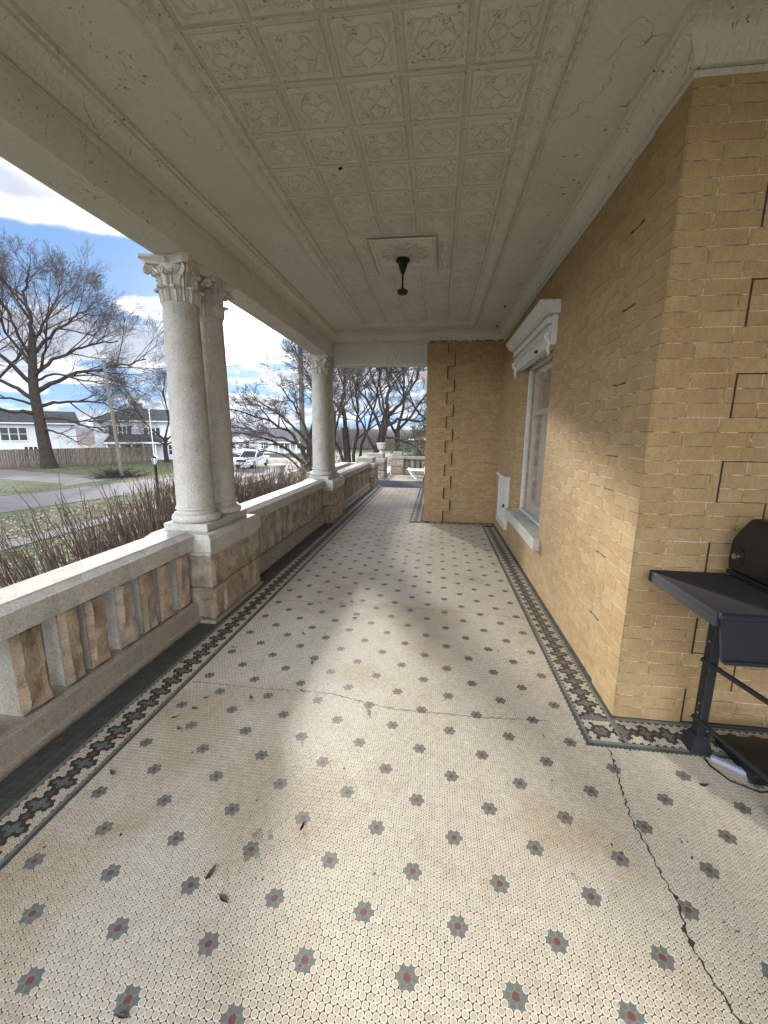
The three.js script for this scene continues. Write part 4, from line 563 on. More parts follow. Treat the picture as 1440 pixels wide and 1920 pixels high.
{ // grill on a stand
  const g = thing('flat_top_grill', 'black flat-top grill on a folding stand by the near brick wall', 'grill', 1.35, 0, -1.8);
  const W = (x, y, z) => V3(x - 1.35, y, z + 1.8), bx = (b, x0, x1, y0, y1, z0, z1, c) => b.box(x0 - 1.35, x1 - 1.35, y0, y1, z0 + 1.8, z1 + 1.8, c);
  const sh = new GB(); bx(sh, 1.075, 1.425, 0.862, 0.882, -2.12, -1.605, 0.003); bx(sh, 1.075, 1.095, 0.825, 0.862, -2.12, -1.605, 0.002); mesh('side_shelf', sh, mat(0.014, 0.015, 0.018, { roughness: 0.85, bumpMap: T.stoneB, bumpScale: 0.0008 }), g);
  const fp = new GB(); fp.sweep([[1.078, 0.878], [2.25, 0.878], [2.25, 0.690], [1.110, 0.690]], [-1.604, -1.590], (a, y, z) => [a - 1.35, y - (z > -1.595 ? 0 : 0), z + 1.8]); bx(fp, 1.076, 2.25, 0.862, 0.886, -1.605, -1.583, 0.004); bx(fp, 1.112, 2.25, 0.684, 0.70, -1.603, -1.58, 0.003); mesh('front_panel', fp, M.navy, g);
  const bd = new GB(); bx(bd, 1.43, 2.25, 0.74, 0.885, -2.11, -1.61, 0.006); bx(bd, 1.425, 2.26, 0.885, 0.905, -2.125, -1.60, 0.004); mesh('body', bd, M.black, g);
  const lid = new GB(), pr = [[-2.118, 0.912], [-2.128, 0.955], [-2.122, 1.05], [-2.09, 1.10], [-2.026, 1.17], [-2.00, 1.178], [-1.83, 1.178], [-1.72, 1.10], [-1.64, 0.99], [-1.635, 0.912]]; lid.sweep(pr, [1.432, 2.24], (z, y, x) => [x - 1.35, y, z + 1.8]); lid.sweep(pr.map(([z, y]) => [-1.88 + (z + 1.88) * 0.93, 1.03 + (y - 1.03) * 0.90]), [1.424, 1.431], (z, y, x) => [x - 1.35, y, z + 1.8]); const L = mesh('lid', lid, M.black, g);
  mesh('pivot_knob', new GB().tube([W(1.432, 0.985, -2.06), W(1.405, 0.985, -2.06)], [0.017, 0.014], 14, true), mat(0.35, 0.34, 0.33, { metalness: 0.9, roughness: 0.3 }), L);
  mesh('pivot_plate', new GB().tube([W(1.4325, 0.985, -2.06), W(1.421, 0.985, -2.06)], [0.045, 0.043], 20, true), M.black, L);
  for (const [z, x] of [[-2.0, 1.345], [-2.0, 2.15], [-1.56, 1.445], [-1.56, 2.15]]) { const leg = new GB(); bx(leg, x - 0.020, x + 0.020, 0.06, 0.74, z - 0.026, z + 0.026, 0.003); bx(leg, x - 0.0215, x - 0.0202, 0.08, 0.70, z - 0.010, z + 0.010); const lm = mesh('leg', leg, M.blackmatte, g); const ft = new GB(); ft.sweep([[-0.050, 0], [0.050, 0], [0.048, 0.012], [0.030, 0.085], [-0.030, 0.085], [-0.048, 0.012]], [-0.045, 0.045], (a, y, c) => [x - 1.35 + a, y, z + 1.8 + c * (1 - y * 4)]); mesh('foot', ft, M.blackmatte, lm); for (const y of [0.20, 0.25, 0.58]) mesh('bolt', new GB().tube([W(x - 0.0225, y, z + 0.008), W(x - 0.027, y, z + 0.008)], [0.006, 0.005], 8, true), mat(0.4, 0.4, 0.4, { metalness: 0.9, roughness: 0.35 }), lm); }
  for (const y of [0.47, 0.16]) for (const [x, x2] of [[1.32, 1.41], [2.17, 2.17]]) mesh('brace', new GB().tube([W(x, y, -2.02), W(x2, y, -1.55)], 0.0115, 8, true), M.blackmatte, g);
  mesh('rear_rail', new GB().tube([W(1.345, 0.11, -2.03), W(2.15, 0.11, -2.03)], 0.012, 8, true), M.blackmatte, g);
  one('drip_tray', new GB().box(1.46, 2.1, 0.002, 0.05, -2.05, -1.78, 0.006).box(1.475, 2.085, 0.0501, 0.051, -2.035, -1.795), M.black, 'low black tray on the floor under the grill', 'tray');
  const c = thing('grey_case', 'small grey plastic case lying on the floor under the grill', 'case', 1.42, 0.0, -1.88, -0.7); mesh('case_body', new GB().box(-0.07, 0.07, 0, 0.022, -0.014, 0.014, 0.004), mat(0.30, 0.34, 0.42, { roughness: 0.4 }), c); mesh('end_cap', new GB().box(0.0705, 0.12, 0, 0.022, -0.018, 0.018, 0.006), M.black, c);
  mesh('cable', new GB().tube([V3(0.12, 0.01, 0), V3(0.16, 0.006, 0.03), V3(0.12, 0.005, 0.08), V3(0.02, 0.005, 0.10), V3(-0.06, 0.005, 0.06), V3(-0.09, 0.006, 0.02)], 0.004, 6, true), M.black, c);
  one('wire_hook', new GB().tube([V3(1.46, 0.006, -2.12), V3(1.55, 0.006, -2.10), V3(1.595, 0.007, -2.095), V3(1.60, 0.03, -2.10)], 0.003, 6, true), mat(0.6, 0.55, 0.48, { metalness: 0.6, roughness: 0.4 }), 'short bent pale wire hook on the floor against the wall', 'hook');
}
{ // dry leaves lying on the tiles
  const r = rng(31), lm = [[0.045, 0.026, 0.022], [0.065, 0.036, 0.026], [0.035, 0.022, 0.022]].map(c => mat(...c, { roughness: 0.7 }));
  const P = [[-1.369, -1.843], [-1.297, -1.757], [-1.307, -1.919], [-0.755, -2.159], [-0.744, -1.102], [-0.655, -1.029], [-1.421, -1.449], [-1.538, -1.658], [-0.791, -2.461], [-0.479, -1.314], [-0.974, -2.851], [-1.406, -2.586], [-1.72, -2.80], [-0.641, -3.183], [-0.73, -3.507], [-0.827, -3.493], [0.123, -5.439], [-0.303, -5.95], [-1.037, -2.053], [0.807, -3.248], [-1.296, -2.02], [-1.015, -3.44], [-0.339, -2.055], [-0.074, -4.714], [0.95, -3.024], [-0.341, -4.883], [1.235, -1.746], [-0.778, -0.73], [-0.62, -4.3], [0.3, -6.2], [-1.80, -3.30], [-1.66, -2.35]];
  P.forEach(([x, z], i) => { const b = new GB(), l = 0.015 + r() * 0.011, w = 0.0045 + r() * 0.0035, n = 7, tw = (r() - 0.5) * 1.4, lift = 0.004 + r() * 0.008; const E = [], C = [], D = []; for (let k = 0; k <= n; k++) { const t = k / n, ww = w * Math.sin(Math.PI * Math.pow(t, 0.85)) + 0.0005, y = 0.002 + lift * (2 * t - 1) ** 2; E.push([-ww, y + 0.004 * Math.sin(t * 3 + tw) + 0.003, (t - 0.5) * 2 * l]); C.push([0, y, (t - 0.5) * 2 * l]); D.push([ww, y + 0.005 * Math.cos(t * 3 + tw) + 0.002, (t - 0.5) * 2 * l]); } for (let k = 0; k < n; k++) { b.quad(E[k], E[k + 1], C[k + 1], C[k]); b.quad(C[k], C[k + 1], D[k + 1], D[k]); } b.tube([V3(0, 0.004, -l), V3(0.003, 0.004, -l - 0.012)], 0.0008, 4); const o = one('dry_leaf', b, lm[i % 3], 'small curled dry brown leaf on the porch tiles', 'leaf', 'dry leaves blown onto the porch floor'); o.position.set(x, 0.001, z); o.rotation.y = r() * 6.28; });
  const chip = new GB(); chip.tri([-0.004, 0, -0.002], [0.004, 0.001, -0.001], [0.001, 0.004, 0.003]); chip.tri([0.004, 0.001, -0.001], [0.001, 0.004, 0.003], [-0.003, 0.001, 0.003]); chip.tri([-0.004, 0, -0.002], [0.001, 0.004, 0.003], [-0.003, 0.001, 0.003]);
  const ng = 520, gi = new THREE.InstancedMesh(chip.geo(), mat(1, 1, 1, { roughness: 1 }), ng), m4 = new THREE.Matrix4(), q = new THREE.Quaternion(), col = new THREE.Color();
  for (let i = 0; i < ng; i++) { const e = r(), x = e < 0.42 ? -1.855 + 0.14 * r() * r() : e < 0.62 ? 1.015 - 0.10 * r() * r() : -1.45 + 2.2 * r(), z = e < 0.62 ? -1 - 6.1 * r() : -0.8 - 6 * r(), s = 0.5 + 1.1 * r(); m4.compose(V3(x, 0.002, z), q.setFromEuler(new THREE.Euler(0, r() * 6.3, 0)), V3(s, s, s)); gi.setMatrixAt(i, m4); const k = 0.5 + r(); gi.setColorAt(i, col.setRGB(0.07 * k, 0.05 * k, 0.035 * k)); }
  gi.name = 'floor_grit'; tag(gi, 'fine dark grit and leaf crumbs along the floor edges', 'grit'); stuff(gi, scene);
  // mud nests
  const nest = (x, y, z, s, l) => { const b = new GB(), rr = rng(Math.round(900 + x * 50)); for (let k = 0; k < 5; k++) { const a = rr() * 6.28, q = s * 0.4 * rr(), c = V3(q * Math.cos(a), -s * 0.2, q * Math.sin(a)), rad = s * (0.4 + 0.3 * rr()); b.lathe([[0.001, rad * 0.4], [rad * 0.7, rad * 0.1], [rad * 0.8, -rad * 0.2], [rad * 0.45, -rad * 0.6], [0.001, -rad * 0.75]].reverse(), 8, c.x, c.z); } const o = one('mud_nest', b, mat(0.03, 0.022, 0.018, { roughness: 1 }), l, 'nest', 'insect nests under the porch roof'); o.position.set(x, y, z); };
  nest(0.82, 3.188, -5.95, 0.03, 'dark mud nest on the plain ceiling strip near the hood'); nest(0.86, 3.19, -6.95, 0.028, 'dark mud nest in the far right ceiling corner'); nest(-0.665, 3.185, -2.91, 0.022, 'dark speck of a nest between two tin panels left of centre'); nest(0.972, 2.375, -4.60, 0.05, 'brown mud nest under the window hood');
}
{ // white chaise on the terrace
  const t = thing('sun_lounger', 'white plastic sun lounger on the far terrace', 'lounger', -0.38, 0, -14.35), w = mat(0.78, 0.79, 0.80, { roughness: 0.4 });
  for (const z of [-0.28, 0.28]) { mesh('side_rail', new GB().tube([V3(-0.62, 0.33, z), V3(-0.5, 0.30, z), V3(0.1, 0.29, z), V3(1.0, 0.31, z)], [0.02, 0.028, 0.028, 0.026], 8, true), w, t); mesh('leg', new GB().tube([V3(-0.55, 0.31, z), V3(-0.46, 0.16, z), V3(-0.34, 0.03, z), V3(-0.28, 0.02, z)], 0.022, 8, true), w, t); mesh('leg', new GB().tube([V3(-0.02, 0.29, z), V3(0.02, 0.16, z), V3(0.12, 0.05, z), V3(0.24, 0.02, z)], 0.024, 8, true), w, t); mesh('armrest', new GB().tube([V3(-0.02, 0.30, z * 1.05), V3(0.0, 0.42, z * 1.1), V3(0.1, 0.50, z * 1.1), V3(0.35, 0.50, z * 1.1), V3(0.42, 0.32, z * 1.05)], 0.022, 8, true), w, t); }
  for (let i = 0; i < 9; i++) mesh('slat', new GB().box(-0.60 + i * 0.085, -0.535 + i * 0.085, 0.315, 0.33, -0.27, 0.27, 0.004), w, t);
}
{ // urns
  const prof = [[0.001, 0], [0.13, 0], [0.13, 0.03], [0.07, 0.06], [0.06, 0.10], [0.10, 0.13], [0.16, 0.20], [0.195, 0.32], [0.20, 0.40], [0.225, 0.43], [0.235, 0.45], [0.235, 0.475], [0.20, 0.48], [0.18, 0.44], [0.001, 0.42]];
  const u = thing('stone_urn', 'pale stone urn standing beyond the bare hedge', 'urn', -4.08, 0.25, -10.2, 0, 'garden urns'); mesh('bowl', new GB().lathe(prof, 28), M.cap, u); mesh('rim_band', new GB().lathe([[0.205, 0.40], [0.212, 0.405], [0.212, 0.425], [0.205, 0.43]], 28), M.cap, u); mesh('pedestal', new GB().box(-0.2, 0.2, -2.2, -0.001, -0.2, 0.2, 0.01), M.oldstone, u);
  const v = thing('stone_urn', 'pale ribbed urn on the terrace pier behind the steps', 'urn', -1.88, 0.872, -14.0, 0, 'garden urns'); mesh('bowl', new GB().lathe(prof.map(p => [p[0] * 0.72, p[1] * 0.72]), 28), M.cap, v); mesh('rim_band', new GB().lathe([[0.14, 0.285], [0.155, 0.29], [0.155, 0.305], [0.14, 0.31]], 28), M.cap, v);
}

// ---------------------------------------------------------------- trees and shrubs without leaves
function wander(r, a, dir, len, n, curl, lift) { const pts = [a.clone()], d = dir.clone().normalize(); for (let i = 0; i < n; i++) { d.x += (r() - 0.5) * curl; d.y += (r() - 0.5) * curl + lift; d.z += (r() - 0.5) * curl; d.normalize(); pts.push(pts[i].clone().addScaledVector(d, len / n)); } return pts; }
function limb(r, big, small, pts, r0, r1, depth, o) {
  const rad = pts.map((_, i) => lerp(r0, r1, Math.pow(i / (pts.length - 1), 0.8)));
  (r0 > o.split ? big : small).tube(pts, rad, r0 > 0.15 ? 9 : r0 > 0.05 ? 6 : r0 > 0.018 ? 4 : 3);
  if (depth <= 0) return;
  const L = pts.reduce((s, p, i) => i ? s + p.distanceTo(pts[i - 1]) : 0, 0), n = Math.round(o.kids[depth] * (0.8 + 0.4 * r()));
  for (let k = 0; k < n; k++) {
    const t = lerp(depth >= o.top ? 0.35 : 0.22, 1, (k + r()) / n), f = t * (pts.length - 1), i = Math.min(pts.length - 2, Math.floor(f)), p = pts[i].clone().lerp(pts[i + 1], f - i), d = pts[i + 1].clone().sub(pts[i]).normalize();
    const side = V3(r() - 0.5, (r() - 0.5) * 0.8, r() - 0.5); side.addScaledVector(d, -side.dot(d)).normalize(); const ang = o.angle * (0.65 + 0.7 * r()); const nd = d.multiplyScalar(Math.cos(ang)).addScaledVector(side, Math.sin(ang)); nd.y += o.rise;
    const rr = Math.max(o.min, lerp(r0, r1, t) * (0.45 + 0.25 * r())), len = L * (1 - 0.45 * t) * o.ratio * (0.7 + 0.6 * r());
    limb(r, big, small, wander(r, p, nd, len, depth > 2 ? 6 : depth > 1 ? 4 : 2, o.curl * (depth > 2 ? 1 : 0.75), o.lift), rr, Math.max(o.min * 0.6, rr * 0.3), depth - 1, o);
  }
}
function bareTree(label, x, y, z, seed, trunkPts, r0, r1, limbs, o, group) {
  const t = thing('bare_tree', label, 'tree', x, y, z, 0, group), r = rng(seed), big = new GB(), small = new GB();
  o = { split: 0.03, top: 3, angle: 0.75, rise: 0.08, ratio: 0.62, curl: 0.34, lift: 0.02, min: 0.008, kids: [0, 7, 7, 6, 6], ...o };
  const T0 = trunkPts.map(p => V3(...p)), sp = new THREE.CatmullRomCurve3(T0).getPoints(16), tb = new GB();
  tb.tube(sp, sp.map((_, i) => lerp(r0, r1, i / 16) * (i === 0 ? 1.35 : i === 1 ? 1.1 : 1)), 14);
  for (const l of limbs) { const pts = new THREE.CatmullRomCurve3(l.p.map(p => V3(...p))).getPoints(12); for (let i = 2; i < pts.length; i++) pts[i].add(V3((r() - 0.5), (r() - 0.5), (r() - 0.5)).multiplyScalar(l.r * 1.6)); limb(r, big, small, pts, l.r, l.r * 0.25, l.d ?? 3, o); }
  mesh('trunk', tb, M.bark, t); mesh('limbs', big, M.bark, t); stuff(mesh('crown', small, M.twig, t)); return t;
}
{
  // big old tree across the street; local x' runs across the view
  const ax = (u, y, v) => [u * 0.70 + v * 0.71, y, -u * 0.71 + v * 0.70];
  const L = (r, d, ...p) => ({ r, d, p: p.map(q => ax(...q)) });
  bareTree('huge bare old tree in front of the wooden fence', -40.4, GROUND, -38.3, 3, [ax(0.25, 0, 0), ax(0.1, 2.5, 0), ax(0, 5, 0), ax(-0.1, 8, 0.1), ax(0.1, 10.5, 0), ax(0.35, 13, 0)], 0.62, 0.30, [
    L(0.260, 4, [0.3, 12.5, 0], [0.4, 14.5, 0.3], [0.2, 17, 0.1], [0.9, 19.2, 0]), L(0.236, 4, [-0.2, 8.5, 0], [-2.0, 10.5, 0.5], [-3.1, 13.5, 0.8], [-3.6, 17.5, 0.5]), L(0.223, 4, [-0.3, 7.0, 0], [-2.4, 8.6, -0.6], [-5.0, 10.2, -1], [-7.5, 13.6, -1]), L(0.211, 4, [-0.2, 5.6, 0], [-2.2, 5.7, 0.6], [-5.4, 6.3, 1], [-9.2, 8.4, 1.2]),
    L(0.248, 4, [0.2, 7.8, 0], [2.0, 9.0, 0.4], [4.4, 10.0, 0.6], [7.8, 11.0, 0.5], [10.0, 11.8, 0.2]), L(0.205, 4, [0.3, 9.6, 0], [2.4, 11.5, -0.6], [5.2, 13.0, -0.8], [7.6, 13.8, -0.8]), L(0.186, 4, [0.2, 6.3, 0], [2.4, 7.0, -0.7], [5.0, 7.0, -1], [8.2, 6.0, -1.2]), L(0.186, 4, [0.35, 11.5, 0], [2.2, 13.6, 0.6], [4.4, 15.6, 0.9], [6.0, 17.2, 1]), L(0.174, 4, [0, 10.5, 0], [-1.4, 12.8, -1.2], [-2.2, 15.6, -1.8], [-1.8, 18.2, -2]), L(0.161, 4, [0.2, 5.2, 0.2], [2.2, 4.9, 1.4], [4.6, 4.1, 2.0], [6.8, 3.2, 2.2]), L(0.174, 4, [0.1, 9, 0], [1, 11, 2], [1.6, 13.6, 3.6], [2, 16, 4.6]), L(0.161, 4, [0.1, 8, -0.1], [0.2, 9.6, -2.4], [-0.6, 11.6, -4.6], [-1, 13.4, -6]), L(0.17, 4, [0.2, 12, 0], [1.4, 14.4, -1.0], [2.6, 17, -1.4], [3.4, 19.0, -1.6]), L(0.17, 4, [0, 11, 0], [-0.8, 13.4, 1.0], [-1.6, 16, 1.6], [-2.0, 18.6, 2]), L(0.15, 4, [0.2, 8.8, 0], [2.0, 9.4, 1.6], [4.6, 8.8, 2.6], [7.4, 8.6, 3]), L(0.15, 4, [-0.2, 6.4, 0], [-2, 7.0, -1.6], [-4.6, 7.4, -2.4], [-7.4, 9.4, -3]), L(0.124, 3, [0, 4.2, 0.2], [1.8, 3.4, 1.6], [3.2, 2.6, 2.4])],
    { min: 0.009, split: 0.05, kids: [0, 4, 6, 8, 9], ratio: 0.66, angle: 0.66, curl: 0.24, rise: 0.05 });
  bareTree('small bare tree beside the white house wall', -34.4, GROUND, -49.3, 9, [[0, 0, 0], [-0.1, 1.6, 0], [0.1, 3.2, 0]], 0.30, 0.22, [L(0.14, 4, [0, 3, 0], [0.6, 5.4, 0], [0.3, 8.5, 0], [0.6, 11, 0]), L(0.12, 4, [0, 2.8, 0], [-1.6, 4.4, 0], [-3.0, 6.4, 0], [-3.6, 8.6, 0]), L(0.12, 4, [0, 2.6, 0], [1.4, 4.2, 0.4], [2.8, 6.0, 0.6], [3.4, 8.8, 0.4]), L(0.12, 2, [0, 2.2, 0], [-1.6, 2.9, 0.4], [-3, 3.2, 0.6]), L(0.12, 2, [0, 2.2, 0], [1.4, 2.8, 0.4], [2.9, 3.4, 0.6])], { min: 0.010, kids: [0, 3, 5, 7, 8], ratio: 0.64, curl: 0.24 });
  bareTree('bare treetop at the left edge behind the big tree', -52, GROUND, -42, 12, [[0, 0, 0], [0, 5, 0], [0.3, 8, 0]], 0.5, 0.3, [L(0.26, 3, [0, 7.8, 0], [1, 11, 0], [2.4, 15, 0], [3.2, 21, 0]), L(0.22, 3, [0, 7, 0], [2.4, 10, 0], [4.6, 13, 0], [6, 16.5, 0]), L(0.22, 2, [0, 7, 0], [-2, 10, 0], [-4, 14, 0])], { min: 0.018 });
  // trees left of the terrace
  const N = (r, d, ...p) => ({ r, d, p });
  bareTree('arching bare tree behind the stone urn, branches reaching left', -4.7, -1.9, -15.4, 21, [[0.1, 0, 0], [0, 1.2, 0], [-0.1, 2.2, 0.1]], 0.16, 0.12, [
    N(0.080, 4, [-0.1, 2.0, 0], [-0.9, 2.8, 0.3], [-1.9, 3.3, 0.5], [-3.4, 3.4, 0.7]), N(0.080, 4, [-0.1, 2.2, 0], [-0.7, 3.3, 0.2], [-1.7, 3.9, 0.4], [-3.0, 4.3, 0.5]), N(0.072, 4, [0, 2.2, 0], [-0.3, 3.5, -0.2], [-0.8, 4.5, -0.3], [-1.5, 5.3, -0.3]), N(0.072, 4, [0, 2.2, 0], [0.3, 4, 0], [0.2, 6, -0.2], [0.4, 8.2, -0.2]), N(0.056, 4, [0.1, 1.9, 0], [0.9, 3.4, 0.3], [1.3, 4.8, 0.4], [1.5, 6.4, 0.3]), N(0.048, 4, [-0.1, 1.6, 0], [-1.3, 2.5, -0.5], [-2.8, 2.75, -0.9], [-4.2, 3.1, -1.0])], { min: 0.0052, kids: [0, 5, 6, 7, 8], ratio: 0.47, curl: 0.40, rise: 0.02, lift: 0.0 }, 'bare trees beside the terrace');
  bareTree('clump of upright bare trunks just right of the far columns', -4.4, -2.2, -21.5, 26, [[-0.2, 0, 0], [-0.25, 2, 0], [-0.4, 4, 0]], 0.22, 0.17, [N(0.120, 4, [-0.35, 3.8, 0], [-0.5, 5.6, 0], [-0.4, 7.6, 0], [-0.7, 10.5, 0]), N(0.112, 4, [-0.2, 1.0, 0], [0.2, 3.2, 0.2], [0.3, 5.6, 0.2], [0.9, 9.6, 0.2]), N(0.104, 4, [-0.2, 1.2, 0], [-0.9, 3.4, 0], [-1.1, 5.8, 0], [-1.6, 9, 0]), N(0.096, 4, [0, 1.4, 0], [0.7, 3.6, 0], [1.2, 5.2, 0], [1.7, 8.2, 0]), N(0.080, 4, [-0.3, 4.4, 0], [-1.4, 6, 0.5], [-2.4, 7.6, 0.7])], { min: 0.0065, kids: [0, 5, 7, 8, 9], ratio: 0.56, curl: 0.38 }, 'bare trees beside the terrace');
  bareTree('leaning bare tree with a forked trunk beyond the terrace pier', -3.0, -2.0, -18.8, 33, [[-0.15, 0, 0], [0.05, 1.6, 0], [0.45, 3.2, 0], [0.72, 4.3, 0]], 0.24, 0.17, [
    N(0.104, 4, [0.7, 4.2, 0], [0.8, 5.2, 0], [0.7, 6.6, 0], [1.0, 9, 0]), N(0.096, 4, [0.72, 4.3, 0], [1.3, 4.8, 0.2], [2.0, 5.8, 0.2], [2.3, 8, 0.2]), N(0.088, 4, [0.6, 3.8, 0], [1.4, 4.2, -0.3], [2.3, 4.1, -0.5], [3.3, 4.8, -0.6]), N(0.080, 4, [0.5, 3.6, 0], [0.0, 4.8, 0.3], [-0.6, 5.6, 0.3], [-1.2, 7.2, 0.4]), N(0.072, 4, [0.3, 2.6, 0], [-0.3, 3.6, -0.3], [-0.9, 5, -0.4], [-1.1, 7, -0.4]), N(0.064, 4, [0.7, 4.2, 0], [0.4, 5.4, -0.5], [0.2, 7, -0.6], [-0.2, 9, -0.6]), N(0.056, 4, [0.5, 3.4, 0], [1.2, 3.3, 0.5], [2.0, 3.0, 0.6], [2.6, 2.3, 0.7])], { min: 0.0055, kids: [0, 5, 7, 8, 9], ratio: 0.58, curl: 0.40 }, 'bare trees beside the terrace');
  bareTree('bare tree rising between the far columns and the leaning tree', -2.6, -2.4, -26, 38, [[0, 0, 0], [0.2, 2.5, 0], [0.1, 4.2, 0]], 0.22, 0.16, [N(0.104, 4, [0.1, 4, 0], [0.5, 6, 0], [0.4, 8, 0], [0.9, 11, 0]), N(0.096, 4, [0.1, 3.8, 0], [-0.9, 5.5, 0], [-1.6, 7.8, 0], [-2, 10.5, 0]), N(0.096, 4, [0.1, 4, 0], [1.2, 5.4, 0], [2.4, 7, 0], [3.4, 9.5, 0])], { min: 0.0075, kids: [0, 5, 6, 8, 9], ratio: 0.58, curl: 0.38 }, 'bare trees beside the terrace');
  bareTree('bare tree behind the arching tree, its trunk by the utility pole', -7.4, -2.4, -23.0, 51, [[0, 0, 0], [0.2, 2.2, 0], [0.1, 3.6, 0]], 0.2, 0.14, [N(0.10, 4, [0.1, 3.4, 0], [0.6, 4.8, 0], [0.9, 6.0, 0], [1.3, 7.2, 0]), N(0.09, 4, [0.1, 3.4, 0], [-0.9, 4.4, 0], [-1.9, 5.2, 0], [-3.0, 5.8, 0]), N(0.09, 4, [0.1, 3, 0], [-1.2, 3.6, 0.4], [-2.8, 4.0, 0.6], [-4.4, 4.3, 0.6]), N(0.08, 4, [0.1, 3.5, 0], [1.3, 4.6, 0], [2.4, 5.6, 0], [3.2, 7.0, 0])], { min: 0.0075, kids: [0, 5, 6, 8, 9], ratio: 0.48, curl: 0.38, rise: 0.02 }, 'bare trees beside the terrace');
  bareTree('bare tree at the right, close to the brick wing', 0.3, -2.4, -25.0, 57, [[0, 0, 0], [-0.2, 2.4, 0], [-0.4, 4.4, 0]], 0.2, 0.14, [N(0.10, 4, [-0.4, 4.2, 0], [-0.9, 6, 0], [-1.0, 8, 0], [-1.4, 10.5, 0]), N(0.09, 4, [-0.4, 4.2, 0], [-1.6, 5.4, 0.3], [-2.6, 6.4, 0.3], [-3.6, 8, 0.3]), N(0.09, 4, [-0.4, 4.0, 0], [0.4, 6, 0], [0.8, 8, 0])], { min: 0.0075, kids: [0, 5, 6, 8, 9], ratio: 0.56, curl: 0.38 }, 'bare trees beside the terrace');
}
{ // bare cane shrubs along the balustrade
  const r = rng(808), spots = [[-3.25, -3.55, 'fanning bare cane shrub at the left, leaning over the lawn'], [-3.1, -4.25, 'dense bare cane shrub just left of the nearest column'], [-3.3, -4.95, 'bare cane shrub seen behind the nearest column'], [-3.15, -5.7, 'bare cane shrub seen between the near columns and the rail'], [-3.35, -6.45, 'bare cane shrub right of the near column pair'], [-3.2, -7.25, 'bare cane shrub in the middle of the hedge'], [-3.45, -8.1, 'bare cane shrub below the stone urn'], [-3.3, -9.0, 'last bare cane shrub of the hedge by the far columns']];
  spots.forEach(([x, z, l], si) => {
    const t = thing('cane_shrub', l, 'shrub', x, gy(x, z), z, 0, 'bare hedge along the balustrade'), b = new GB(), fine = new GB(), H = (si > 4 ? 0.72 : 0.90) - (si > 5 ? 0.14 : 0) - gy(x, z);
    for (let i = 0; i < 170; i++) { const a = r() * 6.28, q = Math.sqrt(r()), p0 = V3(0.32 * q * Math.cos(a), 0, 0.42 * q * Math.sin(a)), lean = V3(Math.cos(a) * 0.34 * q, 1, Math.sin(a) * 0.42 * q + (si === 0 ? 0.22 * r() : 0.04)), h = H * (0.66 + 0.40 * r()) * (si === 0 ? 0.93 : 1), pts = wander(r, p0, lean, h, 6, 0.13, 0.01), rr = 0.0065 + 0.004 * r(); b.tube(pts, pts.map((_, k) => lerp(rr, rr * 0.55, k / 6)), 4, true);
      for (let k = 0; k < 3; k++) { const j = 2 + Math.floor(r() * 4), d = pts[j + 1] ? pts[j + 1].clone().sub(pts[j]).normalize() : V3(0, 1, 0); d.add(V3(r() - 0.5, 0.2, r() - 0.5)).normalize(); const s = wander(r, pts[j], d, 0.25 + 0.45 * r(), 3, 0.2, 0.03); fine.tube(s, [0.0042, 0.0036, 0.003, 0.0022], 3); } }
    stuff(mesh('canes', b, M.cane, t)); stuff(mesh('twigs', fine, M.cane, t));
  });
  // evergreen and half-bare shrubs near the terrace
  const leafG = new GB(); leafG.quad([-0.03, 0, 0], [0, 0.012, -0.02], [0.03, 0, 0], [0, 0.012, 0.02]);
  const leafy = (label, x, y, z, rx, ry, n, cols, seed, s) => { const t = thing('leafy_shrub', label, 'shrub', x, y, z, 0), rr = rng(seed), st = new GB(); for (let i = 0; i < 26; i++) { const p = wander(rr, V3(0, 0, 0), V3(rr() - 0.5, 1.1, rr() - 0.5), ry * (1.2 + rr()), 5, 0.3, 0.02); st.tube(p, [0.02, 0.016, 0.012, 0.009, 0.006, 0.004], 4); } mesh('stems', st, M.twig, t);
    const P = [], im = []; for (let i = 0; i < n; i++) { const a = rr() * 6.28, e = Math.acos(1 - 2 * rr()), q = Math.pow(rr(), 0.45) * (0.75 + 0.5 * fbm(a * 1.2 + seed, e * 2, seed, 3)), g = leafG.geo(); const m = new THREE.Matrix4().compose(V3(rx * q * Math.sin(e) * Math.cos(a), ry + ry * q * Math.cos(e), rx * q * Math.sin(e) * Math.sin(a)), new THREE.Quaternion().setFromEuler(new THREE.Euler(rr() * 3, rr() * 6, rr() * 3)), V3(s, s, s).multiplyScalar(0.6 + rr() * 0.8)); g.applyMatrix4(m); im.push(g); } const k = Math.ceil(n / cols.length); cols.forEach((c, ci) => stuff(mesh('foliage', mergeGeometries(im.slice(ci * k, (ci + 1) * k)), mat(...c, { roughness: 0.9 }), t))); };
  leafy('tan leafed shrub between the urn and the far columns', -3.9, -1.5, -11.6, 0.9, 1.15, 2600, [[0.20, 0.13, 0.075], [0.13, 0.10, 0.05], [0.09, 0.10, 0.035]], 71, 0.9);
  leafy('reddish brown dry shrub behind the weathered balustrade', -3.35, -1.4, -12.9, 0.8, 1.05, 2200, [[0.15, 0.09, 0.06], [0.19, 0.125, 0.08], [0.09, 0.07, 0.045]], 72, 0.9);
  leafy('low brown thicket under the bare trees, behind the piers', -4.6, -1.9, -17.2, 1.5, 1.35, 4200, [[0.085, 0.06, 0.045], [0.11, 0.08, 0.055], [0.065, 0.055, 0.04]], 75, 1.0);
  leafy('olive green evergreen bush beyond the far terrace rail', -0.9, -2.2, -24.0, 2.0, 2.1, 5200, [[0.055, 0.085, 0.035], [0.075, 0.11, 0.05], [0.10, 0.12, 0.055]], 73, 1.7);
}

